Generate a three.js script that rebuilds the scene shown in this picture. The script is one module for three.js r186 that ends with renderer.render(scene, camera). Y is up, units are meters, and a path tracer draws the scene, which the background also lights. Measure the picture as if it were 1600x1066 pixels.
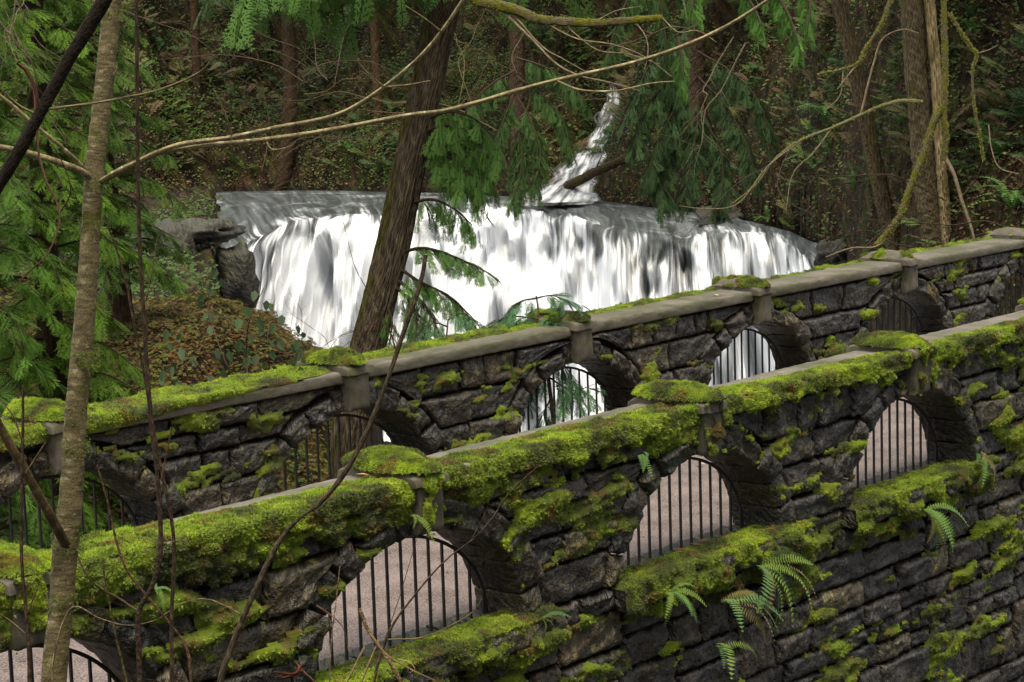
import * as THREE from 'three';
import { mergeGeometries, mergeVertices } from 'three/addons/utils/BufferGeometryUtils.js';
import { createNoise3D } from 'simplex-noise';

// ---------------------------------------------------------------- camera, sky, sun, exposure
const scene = new THREE.Scene();
const V = (x, y, z) => new THREE.Vector3(x, y, z);
const EYE = V(0, 3.9296, 9.35);
const FW = V(0.74846305, -0.13895254, -0.64845606), RT = V(0.6510038, -0.03254089, 0.75837665), UP = V(0.1264797, 0.98976426, -0.06610298);
const FPX = 3341.9;                                        // focal length in photograph pixels
const camera = new THREE.PerspectiveCamera(18.1237, 1600 / 1066, 0.3, 600);
camera.position.copy(EYE); camera.up.copy(UP); camera.lookAt(EYE.clone().add(FW));
camera.updateMatrixWorld(true);
const renderer = new THREE.WebGLRenderer({ antialias: true });
renderer.setSize(1024, 682);
renderer.toneMapping = THREE.LinearToneMapping;
renderer.toneMappingExposure = 2.95;
renderer.shadowMap.enabled = true;

function overcastSky() {
  const W = 256, H = 128, a = new Float32Array(W * H * 4);
  for (let j = 0; j < H; j++) for (let i = 0; i < W; i++) {
    const el = ((j + 0.5) / H - 0.5) * Math.PI, s = Math.max(0, Math.sin(el));
    const l = el > 0 ? 1.25 * (1 + 2 * s) / 3 : 0.1, k = (j * W + i) * 4;
    a[k] = l; a[k + 1] = l; a[k + 2] = l * 0.99; a[k + 3] = 1;
  }
  const t = new THREE.DataTexture(a, W, H, THREE.RGBAFormat, THREE.FloatType);
  t.mapping = THREE.EquirectangularReflectionMapping; t.magFilter = THREE.LinearFilter; t.needsUpdate = true;
  return t;
}
scene.background = overcastSky();
scene.environment = scene.background;
const sun = new THREE.DirectionalLight(0xfff0d8, 1.5);
sun.position.set(6, 50, 8); sun.target.position.set(14, 0, -4);
sun.castShadow = true; sun.shadow.radius = 24; sun.shadow.mapSize.set(2048, 2048);
Object.assign(sun.shadow.camera, { left: -50, right: 50, top: 50, bottom: -50, near: 1, far: 140 });
scene.add(sun, sun.target);

// ---------------------------------------------------------------- random, noise, helpers
function rng(seed) { let a = seed >>> 0; return () => { a = (a + 0x6D2B79F5) | 0; let t = Math.imul(a ^ (a >>> 15), 1 | a); t = (t + Math.imul(t ^ (t >>> 7), 61 | t)) ^ t; return ((t ^ (t >>> 14)) >>> 0) / 4294967296; }; }
const R = rng(7);
const rr = (a, b, r = R) => a + (b - a) * r();
const n3 = createNoise3D(rng(11));
const fbm = (x, y, z, o = 4) => { let s = 0, a = 0.5, f = 1; for (let i = 0; i < o; i++) { s += a * n3(x * f, y * f, z * f); f *= 2.03; a *= 0.5; } return s; };
const clamp = THREE.MathUtils.clamp, lerp = THREE.MathUtils.lerp;
const sst = (x, a, b) => { const t = clamp((x - a) / (b - a), 0, 1); return t * t * (3 - 2 * t); };
const C = (r, g, b) => new THREE.Color().setRGB(r, g, b);
const at = (px, py, d) => EYE.clone().addScaledVector(FW, d).addScaledVector(RT, (px - 800) / FPX * d).addScaledVector(UP, -(py - 533) / FPX * d);
const ray = (px, py) => FW.clone().addScaledVector(RT, (px - 800) / FPX).addScaledVector(UP, -(py - 533) / FPX);
const onY = (px, py, y) => { const r = ray(px, py); return EYE.clone().addScaledVector(r, (y - EYE.y) / r.y); };
const FH = V(FW.x, 0, FW.z).normalize(), RH = V(-FH.z, 0, FH.x);
const polar = (a, d, y = 0) => V(EYE.x + d * (FH.x + RH.x * a), y, EYE.z + d * (FH.z + RH.z * a));
const toPolar = (p) => { const x = p.x - EYE.x, z = p.z - EYE.z, d = x * FH.x + z * FH.z; return [(x * RH.x + z * RH.z) / d, d]; };
function screen(p) { const v = p.clone().sub(EYE), z = v.dot(FW); return [800 + FPX * v.dot(RT) / z, 533 - FPX * v.dot(UP) / z, z]; }
function curve1(xs, ys) { return (x) => { if (x <= xs[0]) return ys[0]; for (let i = 1; i < xs.length; i++) if (x <= xs[i]) { const t = (x - xs[i - 1]) / (xs[i] - xs[i - 1]); const k = t * t * (3 - 2 * t); return lerp(ys[i - 1], ys[i], lerp(t, k, 0.6)); } return ys[ys.length - 1]; }; }

const taken = new Map();
function numbered(n) { const k = taken.get(n) ?? 0; taken.set(n, k + 1); return k ? `${n}_${String(k).padStart(3, '0')}` : n; }
function tag(o, label, category, group, kind) { if (label) o.userData.label = label; if (category) o.userData.category = category; if (group) o.userData.group = group; if (kind) o.userData.kind = kind; return o; }
function shade(o) { o.castShadow = o.receiveShadow = true; return o; }
function thing(name, label, category, base = V(0, 0, 0), group) { const g = new THREE.Group(); g.name = numbered(name); g.position.copy(base); tag(g, label, category, group); scene.add(g); return g; }
function part(t, name, geo, mat, label) { geo.translate(-t.position.x, -t.position.y, -t.position.z); return sub(t, name, geo, mat, label); }
function sub(t, name, geo, mat, label) { const m = shade(new THREE.Mesh(geo, mat)); m.name = name; if (label) m.userData.label = label; t.add(m); return m; }
function piece(t, of, name, geo, mat) { geo.translate(-t.position.x, -t.position.y, -t.position.z); return sub(of, name, geo, mat); }   // a sub-part of a part
function single(name, label, category, geo, mat, group) { geo.computeBoundingBox(); const b = geo.boundingBox, c = V((b.min.x + b.max.x) / 2, b.min.y, (b.min.z + b.max.z) / 2); geo.translate(-c.x, -c.y, -c.z); const m = shade(new THREE.Mesh(geo, mat)); m.position.copy(c); m.name = numbered(name); tag(m, label, category, group); scene.add(m); return m; }
function structure(name, geo, mat, label) { const m = shade(new THREE.Mesh(geo, mat)); m.name = numbered(name); m.userData.kind = 'structure'; if (label) m.userData.label = label; scene.add(m); return m; }
const _q = new THREE.Quaternion(), _m = new THREE.Matrix4(), _s = V(1, 1, 1);
function basis(pos, xdir, ndir, s) {                         // matrix with x along xdir and z along the normal
  const x = xdir.clone().normalize(), z = ndir.clone().addScaledVector(x, -ndir.dot(x)).normalize(), y = z.clone().cross(x);
  return new THREE.Matrix4().makeBasis(x, y, z).scale(typeof s === 'number' ? V(s, s, s) : s).setPosition(pos);
}
function instances(parent, name, geo, mat, list, kind = 'stuff') {        // list of [Matrix4, Color?]
  if (!list.length) return null;
  const im = new THREE.InstancedMesh(geo, mat, list.length);
  const inv = new THREE.Matrix4().makeTranslation(-parent.position.x, -parent.position.y, -parent.position.z);
  list.forEach(([m, c], i) => { im.setMatrixAt(i, parent === scene ? m : inv.clone().multiply(m)); if (c) im.setColorAt(i, c); });
  im.name = parent === scene ? numbered(name) : name; im.userData.kind = kind; shade(im); parent.add(im);
  return im;
}
function grid(nu, nv, f, col) {                              // f(i/nu, j/nv) -> Vector3 ; col -> Color
  const p = [], c = [], uv = [], ix = [];
  for (let j = 0; j <= nv; j++) for (let i = 0; i <= nu; i++) {
    const v = f(i / nu, j / nv); p.push(v.x, v.y, v.z); uv.push(v.u ?? i / nu, v.v ?? j / nv);
    if (col) { const k = col(i / nu, j / nv, v); c.push(k.r, k.g, k.b); }
  }
  for (let j = 0; j < nv; j++) for (let i = 0; i < nu; i++) { const a = j * (nu + 1) + i, b = a + 1, d = a + nu + 1, e = d + 1; ix.push(a, b, e, a, e, d); }
  const g = new THREE.BufferGeometry();
  g.setAttribute('position', new THREE.Float32BufferAttribute(p, 3)); g.setAttribute('uv', new THREE.Float32BufferAttribute(uv, 2));
  if (col) g.setAttribute('color', new THREE.Float32BufferAttribute(c, 3));
  g.setIndex(ix); g.computeVertexNormals();
  return g;
}
// tapered, slightly lumpy tube along points; radii at the points
function tube(pts, radii, seg = 40, rad = 8, bump = 0.06, col, freq = 9) {
  const cv = new THREE.CatmullRomCurve3(pts, false, 'centripetal'), n = pts.length - 1, f = cv.computeFrenetFrames(seg, false);
  const rAt = (t) => { const k = Math.min(n - 1e-6, t * n), i = Math.floor(k); return lerp(radii[i], radii[i + 1], k - i); };
  const L = cv.getLength(), g = grid(rad, seg, (u, v) => {
    const k = Math.round(v * seg), t = k / seg, c = cv.getPoint(t), th = u * Math.PI * 2, r0 = rAt(t);
    const cx = Math.cos(th), sy = Math.sin(th);
    const w = 1 + bump * (n3(cx * 1.3 + c.x * freq, sy * 1.3 + c.y * freq, c.z * freq) + 0.5 * n3(cx * 3 + c.x * 3, sy * 3 + c.y * 20, c.z * 20));
    const o = c.clone().addScaledVector(f.normals[k], cx * r0 * w).addScaledVector(f.binormals[k], sy * r0 * w);
    o.u = u * 2 * Math.PI * Math.max(...radii); o.v = t * L; return o;
  }, col);
  return g;
}
const paint = (g, c) => { const n = g.attributes.position.count, a = new Float32Array(n * 3); for (let i = 0; i < n; i++) { a[i * 3] = c.r; a[i * 3 + 1] = c.g; a[i * 3 + 2] = c.b; } g.setAttribute('color', new THREE.BufferAttribute(a, 3)); return g; };

// ---------------------------------------------------------------- textures
function tex(size, f, srgb = false, repeat = 1) {
  const a = new Uint8Array(size * size * 4);
  for (let j = 0; j < size; j++) for (let i = 0; i < size; i++) { const c = f(i / size, j / size), k = (j * size + i) * 4; for (let q = 0; q < 3; q++) a[k + q] = clamp(Math.round((Array.isArray(c) ? c[q] : c) * 255), 0, 255); a[k + 3] = 255; }
  const t = new THREE.DataTexture(a, size, size); t.wrapS = t.wrapT = THREE.RepeatWrapping; t.magFilter = THREE.LinearFilter; t.repeat.set(repeat, repeat);
  if (srgb) t.colorSpace = THREE.SRGBColorSpace; t.needsUpdate = true; return t;
}
// tileable noise on the unit square
const hash2 = (x, y, z) => { let h = Math.imul(x, 374761393) ^ Math.imul(y, 668265263) ^ Math.imul(z, 1274126177); h = Math.imul(h ^ (h >>> 13), 1274126177); return ((h ^ (h >>> 16)) >>> 0) / 4294967296 * 6.28318; };
const pn = (x, y, px, py, z) => { const ix = Math.floor(x), iy = Math.floor(y), fx = x - ix, fy = y - iy, g = (a, b) => { const t = hash2(((ix + a) % px + px) % px, ((iy + b) % py + py) % py, z); return Math.cos(t) * (fx - a) + Math.sin(t) * (fy - b); }; const u = fx * fx * fx * (fx * (fx * 6 - 15) + 10), v = fy * fy * fy * (fy * (fy * 6 - 15) + 10); return 1.5 * lerp(lerp(g(0, 0), g(1, 0), u), lerp(g(0, 1), g(1, 1), u), v); };
const TW = (u, v, f, o, z = 0, sx = 1, sy = 1) => { let s = 0, a = 0.5, fx = Math.max(1, Math.round(f * sx)), fy = Math.max(1, Math.round(f * sy)); for (let i = 0; i < o; i++) { s += a * pn(u * fx, v * fy, fx, fy, z * 17 + i); fx *= 2; fy *= 2; a *= 0.5; } return s; };
const stoneMap = tex(512, (u, v) => { const n = TW(u, v, 7, 5, 1), l = TW(u, v, 9, 4, 4), sp = TW(u, v, 60, 2, 8); let g = 0.58 + 0.55 * n + 0.3 * sp; const li = sst(l + 0.3 * sp, 0.2, 0.3); const c = [g * 0.97, g * 0.93, g * 0.86]; return c.map((x, i) => lerp(x, [1.0, 1.0, 0.93][i], li * 0.9)); }, true);
const stoneBump = tex(512, (u, v) => 0.5 + 0.5 * TW(u, v, 12, 5, 2) + 0.12 * TW(u, v, 80, 2, 3));
const grainMap = tex(512, (u, v) => { const s = TW(u, v, 110, 2, 5), m = TW(u, v, 8, 4, 6), g = 0.8 + 0.22 * m + 0.4 * s; return [g, g * 0.985, g * 0.96]; }, true);
const grainBump = tex(512, (u, v) => 0.5 + 0.7 * TW(u, v, 120, 2, 5));
const gravelMap = tex(1024, (u, v) => { const s = TW(u, v, 64, 2, 15), m = TW(u, v, 30, 2, 16), g = 0.82 + 0.25 * m + 0.8 * s + 0.3 * TW(u, v, 3, 3, 44); return [g, g * 0.985, g * 0.97]; }, true);
const barkMap = tex(512, (u, v) => { const r = TW(u, v, 14, 4, 9, 2.2, 0.3), g = 0.66 + 0.5 * r + 0.15 * TW(u, v, 40, 2, 10); return [g, g * 0.95, g * 0.88]; }, true);
const barkBump = tex(512, (u, v) => 0.5 + 0.8 * TW(u, v, 14, 4, 9, 2.2, 0.3));
const alderMap = tex(512, (u, v) => { const b = TW(u, v, 10, 4, 12, 0.5, 2.0), l = 0.6 * sst(TW(u, v, 12, 4, 13), 0.24, 0.42), s = TW(u, v, 60, 2, 14); const g = 0.66 + 0.3 * b + 0.3 * s; return [lerp(g * 0.98, 1, l), lerp(g * 0.93, 1, l), lerp(g * 0.74, 0.95, l)]; }, true);
const S = (o) => new THREE.MeshStandardMaterial({ roughness: 0.9, metalness: 0, ...o });
const matte = (o) => new THREE.MeshPhysicalMaterial({ roughness: 0.95, metalness: 0, specularIntensity: 0.25, ...o });
const rep = (t, x, y = x) => { const c = t.clone(); c.repeat.set(x, y); c.needsUpdate = true; return c; };

// ---------------------------------------------------------------- the bridge: two parapets of rock-faced stone
const BAY = 3.1209, X0 = 9.8061, D = 3.7255, T = 0.42, AW = 1.0, AH = 0.8, CB = 1.058, CT = 1.164;
const stoneTones = [[0.07, 0.056, 0.043], [0.04, 0.035, 0.03], [0.1, 0.082, 0.058], [0.055, 0.045, 0.038], [0.17, 0.145, 0.1], [0.032, 0.029, 0.026], [0.062, 0.052, 0.04], [0.045, 0.042, 0.037]];
const stoneMats = stoneTones.map((c) => S({ color: C(c[0] * 0.86, c[1] * 0.82, c[2] * 0.72), map: rep(stoneMap, 1.1), bumpMap: rep(stoneBump, 1.6), bumpScale: 0.04, roughness: 0.52, vertexColors: true }));
const mortarMat = S({ color: C(0.04, 0.037, 0.032), map: rep(stoneMap, 2), bumpMap: rep(stoneBump, 3), bumpScale: 0.012 });
const copingMat = S({ color: C(0.16, 0.142, 0.112), map: rep(grainMap, 1.4), bumpMap: rep(grainBump, 1.4), bumpScale: 0.004, roughness: 0.85, vertexColors: true });
const ironMat = S({ color: C(0.02, 0.018, 0.017), roughness: 0.55, metalness: 0.3 });
const pathMat = S({ color: C(0.165, 0.128, 0.117), map: rep(gravelMap, 1.1), bumpMap: rep(grainBump, 1.6), bumpScale: 0.006 });
const mossMat_ = S({ color: C(1, 1, 1), vertexColors: true, roughness: 1, bumpMap: rep(grainBump, 5), bumpScale: 0.02 });
const tuftMat = new THREE.MeshPhysicalMaterial({ color: C(1, 1, 1), roughness: 1, transmission: 0.25, thickness: 0, side: THREE.DoubleSide });

const EDGE = [0, 0.025, 0.07, 0.14, 0.22, 0.31, 0.4, 0.5, 0.59, 0.68, 0.77, 0.85, 0.92, 0.97, 1];
// a stone: unit cube mapped by F(u,v,w), w=1 is the rough face; sides go back
function block(F, seed, { rough = 0.026, round = 0.014, side = 2, us = EDGE, vs = [0, 0.045, 0.13, 0.26, 0.4, 0.55, 0.7, 0.83, 0.94, 1], tone } = {}) {
  const p = [], uv = [], ix = [], col = [];
  const sz = F(1, 0.5, 1).distanceTo(F(0, 0.5, 1)), hz = F(0.5, 1, 1).distanceTo(F(0.5, 0, 1));
  const fn = F(0.5, 0.5, 1).sub(F(0.5, 0.5, 0)).normalize();
  const put = (u, v, w) => {
    const q = F(u, v, w), e = Math.min(u, 1 - u) * sz, h = Math.min(v, 1 - v) * hz;
    const bulge = sst(Math.min(e, h), -0.006, 0.022);
    if (w > 0.99) q.addScaledVector(fn, -round * (1 - bulge) * 1.4 + rough * bulge * (0.45 + 0.75 * n3(q.x * 3.4 + seed, q.y * 4.6, q.z * 4 + seed) + 0.75 * (0.5 - Math.abs(n3(q.x * 6.5 + seed, q.y * 9, seed))) + 0.42 * n3(q.x * 15, q.y * 19 + seed, q.z * 9)));
    q.x += 0.01 * n3(q.y * 13, seed, q.z * 9); q.y += 0.011 * n3(q.x * 11, seed + 4, q.z * 9);
    p.push(q.x, q.y, q.z); uv.push(q.x + q.z * 0.77 + seed * 0.37, q.y + q.z * 0.63 + seed * 0.21);
    const m = tone ? tone(q) : 1, k = 0.85 + 0.3 * n3(q.x * 1.3 + seed * 3, q.y * 2, seed);
    if (typeof m === 'number') col.push(k * m, k * m, k * m); else col.push(m.r * k, m.g * k, m.b * k);
    return p.length / 3 - 1;
  };
  const face = (A, B, f) => { const id = B.map((b) => A.map((a) => f(a, b))); for (let j = 0; j < B.length - 1; j++) for (let i = 0; i < A.length - 1; i++) ix.push(id[j][i], id[j][i + 1], id[j + 1][i + 1], id[j][i], id[j + 1][i + 1], id[j + 1][i]); };
  const ws = []; for (let i = 0; i <= side; i++) ws.push(i / side);
  face(us, vs, (a, b) => put(a, b, 1));
  face(us, ws, (a, b) => put(a, 0, b)); face(us, ws, (a, b) => put(a, 1, 1 - b));
  face(vs, ws, (a, b) => put(0, a, 1 - b)); face(vs, ws, (a, b) => put(1, a, b));
  let g = new THREE.BufferGeometry();
  g.setAttribute('position', new THREE.Float32BufferAttribute(p, 3)); g.setAttribute('uv', new THREE.Float32BufferAttribute(uv, 2)); g.setAttribute('color', new THREE.Float32BufferAttribute(col, 3));
  g.setIndex(ix);
  const g2 = g.clone(); g2.deleteAttribute('uv'); g2.deleteAttribute('color');
  const m = mergeVertices(g2, 1e-3); m.computeVertexNormals();                      // smooth normals across the seams
  const look = new Map(), mp = m.attributes.position, mn = m.attributes.normal, key = (x, y, z) => `${Math.round(x * 500)},${Math.round(y * 500)},${Math.round(z * 500)}`;
  for (let i = 0; i < mp.count; i++) look.set(key(mp.getX(i), mp.getY(i), mp.getZ(i)), i);
  const nn = new Float32Array(p.length); g.computeVertexNormals(); const gn = g.attributes.normal;
  for (let i = 0; i < p.length / 3; i++) { const k = look.get(key(p[i * 3], p[i * 3 + 1], p[i * 3 + 2])); for (let c = 0; c < 3; c++) nn[i * 3 + c] = k === undefined ? gn.array[i * 3 + c] : mn.array[k * 3 + c]; }
  g.setAttribute('normal', new THREE.BufferAttribute(nn, 3));
  return g;
}
const inFrame = (q, m = 60) => { const s = screen(q); return s[2] > 1 && s[0] > -m && s[0] < 1600 + m && s[1] > -m && s[1] < 1066 + m; };

// moss as a lumpy coat that comes out of the surface where it grows, and tufts on it
const MOSS = { bright: [0.21, 0.3, 0.003], lime: [0.31, 0.39, 0.005], olive: [0.065, 0.08, 0.004], dark: [0.035, 0.048, 0.006], rust: [0.17, 0.085, 0.012] };
const mossTint = (p, old) => { const a = fbm(p.x * 2.3, p.y * 2.3 + 9, p.z * 2.3, 3), b = fbm(p.x * 7, p.y * 7, p.z * 7 + 4, 3); let c = C(...MOSS.bright).lerp(C(...MOSS.lime), sst(a, -0.1, 0.5)); c.lerp(C(...MOSS.olive), clamp(old + 0.5 * sst(b, 0.0, 0.6), 0, 1)); if (fbm(p.x * 3.1 + 40, p.y * 4, p.z * 3.1, 3) > 0.3) c.lerp(C(...MOSS.rust), 0.6); if (old > 1) c.lerp(C(...MOSS.dark), Math.min(1, (old - 1) * 2.2)); return c; };
const tuftGeo = (() => { const p = [], k = rng(3); for (let i = 0; i < 9; i++) { const a = i / 9 * 6.283 + k() * 0.6, t = i < 2 ? 0.15 : 0.5 + 0.5 * k(), l = 0.7 + 0.5 * k(), w = 0.22; const dx = Math.cos(a), dy = Math.sin(a); p.push(-dy * w, dx * w, -0.15, dy * w, -dx * w, -0.15, dx * t * l, dy * t * l, l * Math.sqrt(Math.max(0.1, 1 - t * t))); } const g = new THREE.BufferGeometry(); g.setAttribute('position', new THREE.Float32BufferAttribute(p, 3)); g.computeVertexNormals(); return g; })();
// which kind of moss grows where: patches of young lime, green, olive, dark and rusty moss, alike on every side of the wall
const patch = (u, v, q) => clamp(0.42 + 1.5 * fbm(q.x * 1.5 + 3, q.y * 1.9, q.z * 1.9 + 7, 3) + 0.5 * fbm(q.x * 8, q.y * 8, q.z * 8, 2), 0, 1.4);
function mossCoat(nu, nv, P, N, th, old) {                  // P(u,v), N(u,v) on the carrier; th > 0 where moss grows
  const pos = [], col = [], uv = [], hs = [], ix = [];
  for (let j = 0; j <= nv; j++) for (let i = 0; i <= nu; i++) {
    const u = i / nu, v = j / nv, q = P(u, v), h = th(u, v, q), n = N(u, v);
    const hh = h > 0 ? h * (1 + 0.5 * fbm(q.x * 14, q.y * 14, q.z * 14, 3)) : Math.max(h, -0.03);
    const o = q.clone().addScaledVector(n, hh); pos.push(o.x, o.y, o.z); hs.push(h); uv.push(q.x, q.y + q.z);
    const c = mossTint(q, old(u, v, q)).multiplyScalar(0.8); col.push(c.r, c.g, c.b);
  }
  for (let j = 0; j < nv; j++) for (let i = 0; i < nu; i++) { const a = j * (nu + 1) + i, b = a + 1, d = a + nu + 1, e = d + 1; if (Math.max(hs[a], hs[b], hs[d], hs[e]) > 0) ix.push(a, b, e, a, e, d); }
  const g = new THREE.BufferGeometry();
  g.setAttribute('position', new THREE.Float32BufferAttribute(pos, 3)); g.setAttribute('uv', new THREE.Float32BufferAttribute(uv, 2)); g.setAttribute('color', new THREE.Float32BufferAttribute(col, 3)); g.setIndex(ix); g.computeVertexNormals();
  return g;
}
function mossTufts(list, n, P, N, th, old, size, droop = 0.25, r = R) {
  for (let i = 0; i < n; i++) {
    const u = r(), v = r(), q = P(u, v), h = th(u, v, q); if (h <= 0.002 || !inFrame(q)) continue;
    const nn = N(u, v).clone(), hh = h * (1 + 0.5 * fbm(q.x * 14, q.y * 14, q.z * 14, 3));
    const c = mossTint(q, old(u, v, q)).multiplyScalar(rr(0.75, 1.35, r));
    q.addScaledVector(nn, hh * 0.9); nn.add(V(rr(-0.5, 0.5, r), rr(-0.3, 0.3, r) - droop * (1 - Math.abs(nn.y)) * 2, rr(-0.5, 0.5, r))).normalize();
    const x = V(rr(-1, 1, r), rr(-1, 1, r), rr(-1, 1, r)), s = size * rr(0.6, 1.4, r) * (0.6 + Math.min(1, h / 0.03) * 0.5);
    list.push([basis(q, x, nn, s), c]);
  }
}
// a profile (list of [z, y]) swept along X
function sweep(path, xa, xb) {
  const L = [0]; for (let i = 1; i < path.length; i++) L.push(L[i - 1] + Math.hypot(path[i][0] - path[i - 1][0], path[i][1] - path[i - 1][1]));
  const tot = L[L.length - 1], loc = (v) => { const s = v * tot; let i = 1; while (i < L.length - 1 && s > L[i]) i++; return [i, (s - L[i - 1]) / (L[i] - L[i - 1])]; };
  const P = (u, v) => { const [i, t] = loc(v); return V(lerp(xa, xb, u), lerp(path[i - 1][1], path[i][1], t), lerp(path[i - 1][0], path[i][0], t)); };
  const seg = (i) => { const a = path[i - 1], b = path[i], l = Math.hypot(b[0] - a[0], b[1] - a[1]); return [-(b[1] - a[1]) / l, (b[0] - a[0]) / l]; };
  const N = (u, v) => { const [i, t] = loc(v); let [z, y] = seg(i); if (t > 0.7 && i < path.length - 1) { const k = seg(i + 1), w = (t - 0.7) / 0.6; z = lerp(z, k[0], w); y = lerp(y, k[1], w); } if (t < 0.3 && i > 1) { const k = seg(i - 1), w = (0.3 - t) / 0.6; z = lerp(z, k[0], w); y = lerp(y, k[1], w); } return V(0, y, z).normalize(); };
  return { P, N: (u, v) => { const n = N(u, v); return n; }, tot };
}

function parapet({ z, near, xa, xb, low, ks, label, posts }) {
  const t = thing('stone_parapet', label, 'parapet', V(xa, low, z), 'stone parapets of the footbridge');
  const cx = (k) => X0 + k * BAY, tufts = [];
  // core of mortar with the arch openings
  const sh = new THREE.Shape(); sh.moveTo(xa, low); sh.lineTo(xb, low); sh.lineTo(xb, CB - 0.004); sh.lineTo(xa, CB - 0.004); sh.closePath();
  for (const k of ks) { const h = new THREE.Path(); h.moveTo(cx(k) - AW - 0.06, -0.06); h.lineTo(cx(k) + AW + 0.06, -0.06); h.lineTo(cx(k) + AW + 0.06, 0.01); for (let i = 1; i < 24; i++) { const a = i / 24 * Math.PI; h.lineTo(cx(k) + Math.cos(a) * (AW + 0.06), Math.sin(a) * (AH + 0.06)); } h.lineTo(cx(k) - AW - 0.06, 0.01); h.closePath(); sh.holes.push(h); }
  const core = new THREE.ExtrudeGeometry(sh, { depth: T - 0.07, bevelEnabled: false, curveSegments: 12 }); core.translate(0, 0, z - T - 0.012);
  part(t, 'wall_core', core, mortarMat);
  // green growth on the stones themselves (only where tufts sit)
  const mossAt = near
    ? (x, y) => fbm(x * 1.1, y * 3.2, 3.3, 4) + 0.55 * fbm(x * 0.45 + 9, y * 0.9, 1, 2) + 0.16 * sst(y, 0.75, 1.05) + 0.12 * sst(x, 14, 8) - 0.08 * sst(y, -0.5, -1.4)
    : (x, y) => fbm(x * 1.3, y * 3, 7.7, 4) + 0.4 * fbm(x * 0.5 + 3, y, 5, 2) + 0.3 * sst(y, 0.62, 0.2) + 0.1 * sst(x, 17, 10) - 0.08;
  const stones = [];
  let seed = near ? 1 : 500;
  const tone = (q) => { const m = sst(mossAt(q.x, q.y) + 0.25 * fbm(q.x * 7, q.y * 7, 2, 3), -0.25, 0.3), o = sst(fbm(q.x * 2.1 + 30, q.y * 2.6, 4, 3), 0.05, 0.4); return C(1, 1, 1).lerp(C(1.25, 1.0, 0.5), o * 0.6).lerp(C(0.95, 1.12, 0.22), m * 0.75); };
  const stone = (xl, xr, y0, y1, proud = 0) => {
    const yc = (y0 + y1) / 2, q = V((xl(yc) + xr(yc)) / 2, yc, z); if (!inFrame(q, 130)) return;
    const s = seed++, j = 0.011, px = proud + rr(-0.025, 0.03);
    const F = (u, v, w) => { const y = lerp(y0 + j, y1 - j, v); return V(lerp(xl(y) + j, xr(y) - j, u), y, z + lerp(-0.2, px, w)); };
    stones.push({ q, F, s, rough: near ? 0.036 : 0.03 });
  };
  const course = (y0, y1, a, b, wMin, wMax) => {               // a(y), b(y): where the course starts and ends
    let x = a((y0 + y1) / 2), e = b((y0 + y1) / 2), cur = a; const len = e - x; if (len < 0.05) return;
    let n = Math.max(1, Math.round(len / rr(wMin, wMax))); const cuts = []; for (let i = 1; i < n; i++) cuts.push(x + len * (i + rr(-0.22, 0.22)) / n);
    for (const c of cuts) { const f = () => c; stone(cur, f, y0, y1); cur = f; }
    stone(cur, b, y0, y1);
  };
  const wide = (y) => y >= 1.02 ? 0.02 : Math.max(0.02, (AW + 0.2) * Math.sqrt(Math.max(0, 1 - (Math.max(0, y) / (AH + 0.22)) ** 2)));
  const first = ks[0], last = ks[ks.length - 1];
  for (let k = first - 1; k <= last; k++) {
    const A = (y) => (k < first ? xa : cx(k) + wide(y)), B = (y) => (k === last ? xb : cx(k + 1) - wide(y));
    const ys = [0]; while (ys[ys.length - 1] < CB - 0.36) ys.push(ys[ys.length - 1] + rr(0.17, 0.31)); if (CB - ys[ys.length - 1] > 0.34) ys.push((CB + ys[ys.length - 1]) / 2); ys.push(CB - 0.004);
    for (let i = 0; i < ys.length - 1; i++) course(ys[i], ys[i + 1], A, B, 0.34, 0.7);
  }
  const ledge = 0.17, at_ = (v) => () => v;
  for (let k = first - 1; k <= last; k++) course(-ledge, 0, () => (k < first ? xa : cx(k) + AW + 0.32), () => (k === last ? xb : cx(k + 1) - AW - 0.14), 0.3, 0.6);
  for (let y = -ledge; y > low;) {                               // random ashlar: tall stones beside pairs of flatter ones
    const H = rr(0.38, 0.58);
    for (let x = xa; x < xb;) {
      const w = rr(0.45, 1.15), e = Math.min(xb, x + w);
      if (R() < 0.3) stone(at_(x), at_(x + w * 0.75), y - H, y), x += w * 0.75;
      else {
        const c = y - H * rr(0.36, 0.64), m = x + w * rr(0.35, 0.65);
        if (R() < 0.4) { stone(at_(x), at_(m), c, y); stone(at_(m), at_(e), c, y); } else stone(at_(x), at_(e), c, y);
        if (R() < 0.4) { stone(at_(x), at_(m), y - H, c); stone(at_(m), at_(e), y - H, c); } else stone(at_(x), at_(e), y - H, c);
        x = e;
      }
    }
    y -= H;
  }
  stones.sort((a, b) => a.q.distanceTo(EYE) - b.q.distanceTo(EYE));
  const rest = [];
  stones.forEach((s, i) => { const g = block(s.F, s.s, { rough: s.rough, tone }); if (i < 300) part(t, 'stone', g, stoneMats[Math.floor(R() * stoneMats.length)]); else { const c = R(); rest.push(g); } });
  if (rest.length) part(t, 'far_stones', mergeGeometries(rest), stoneMats[0]).userData.kind = 'stuff';
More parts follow.
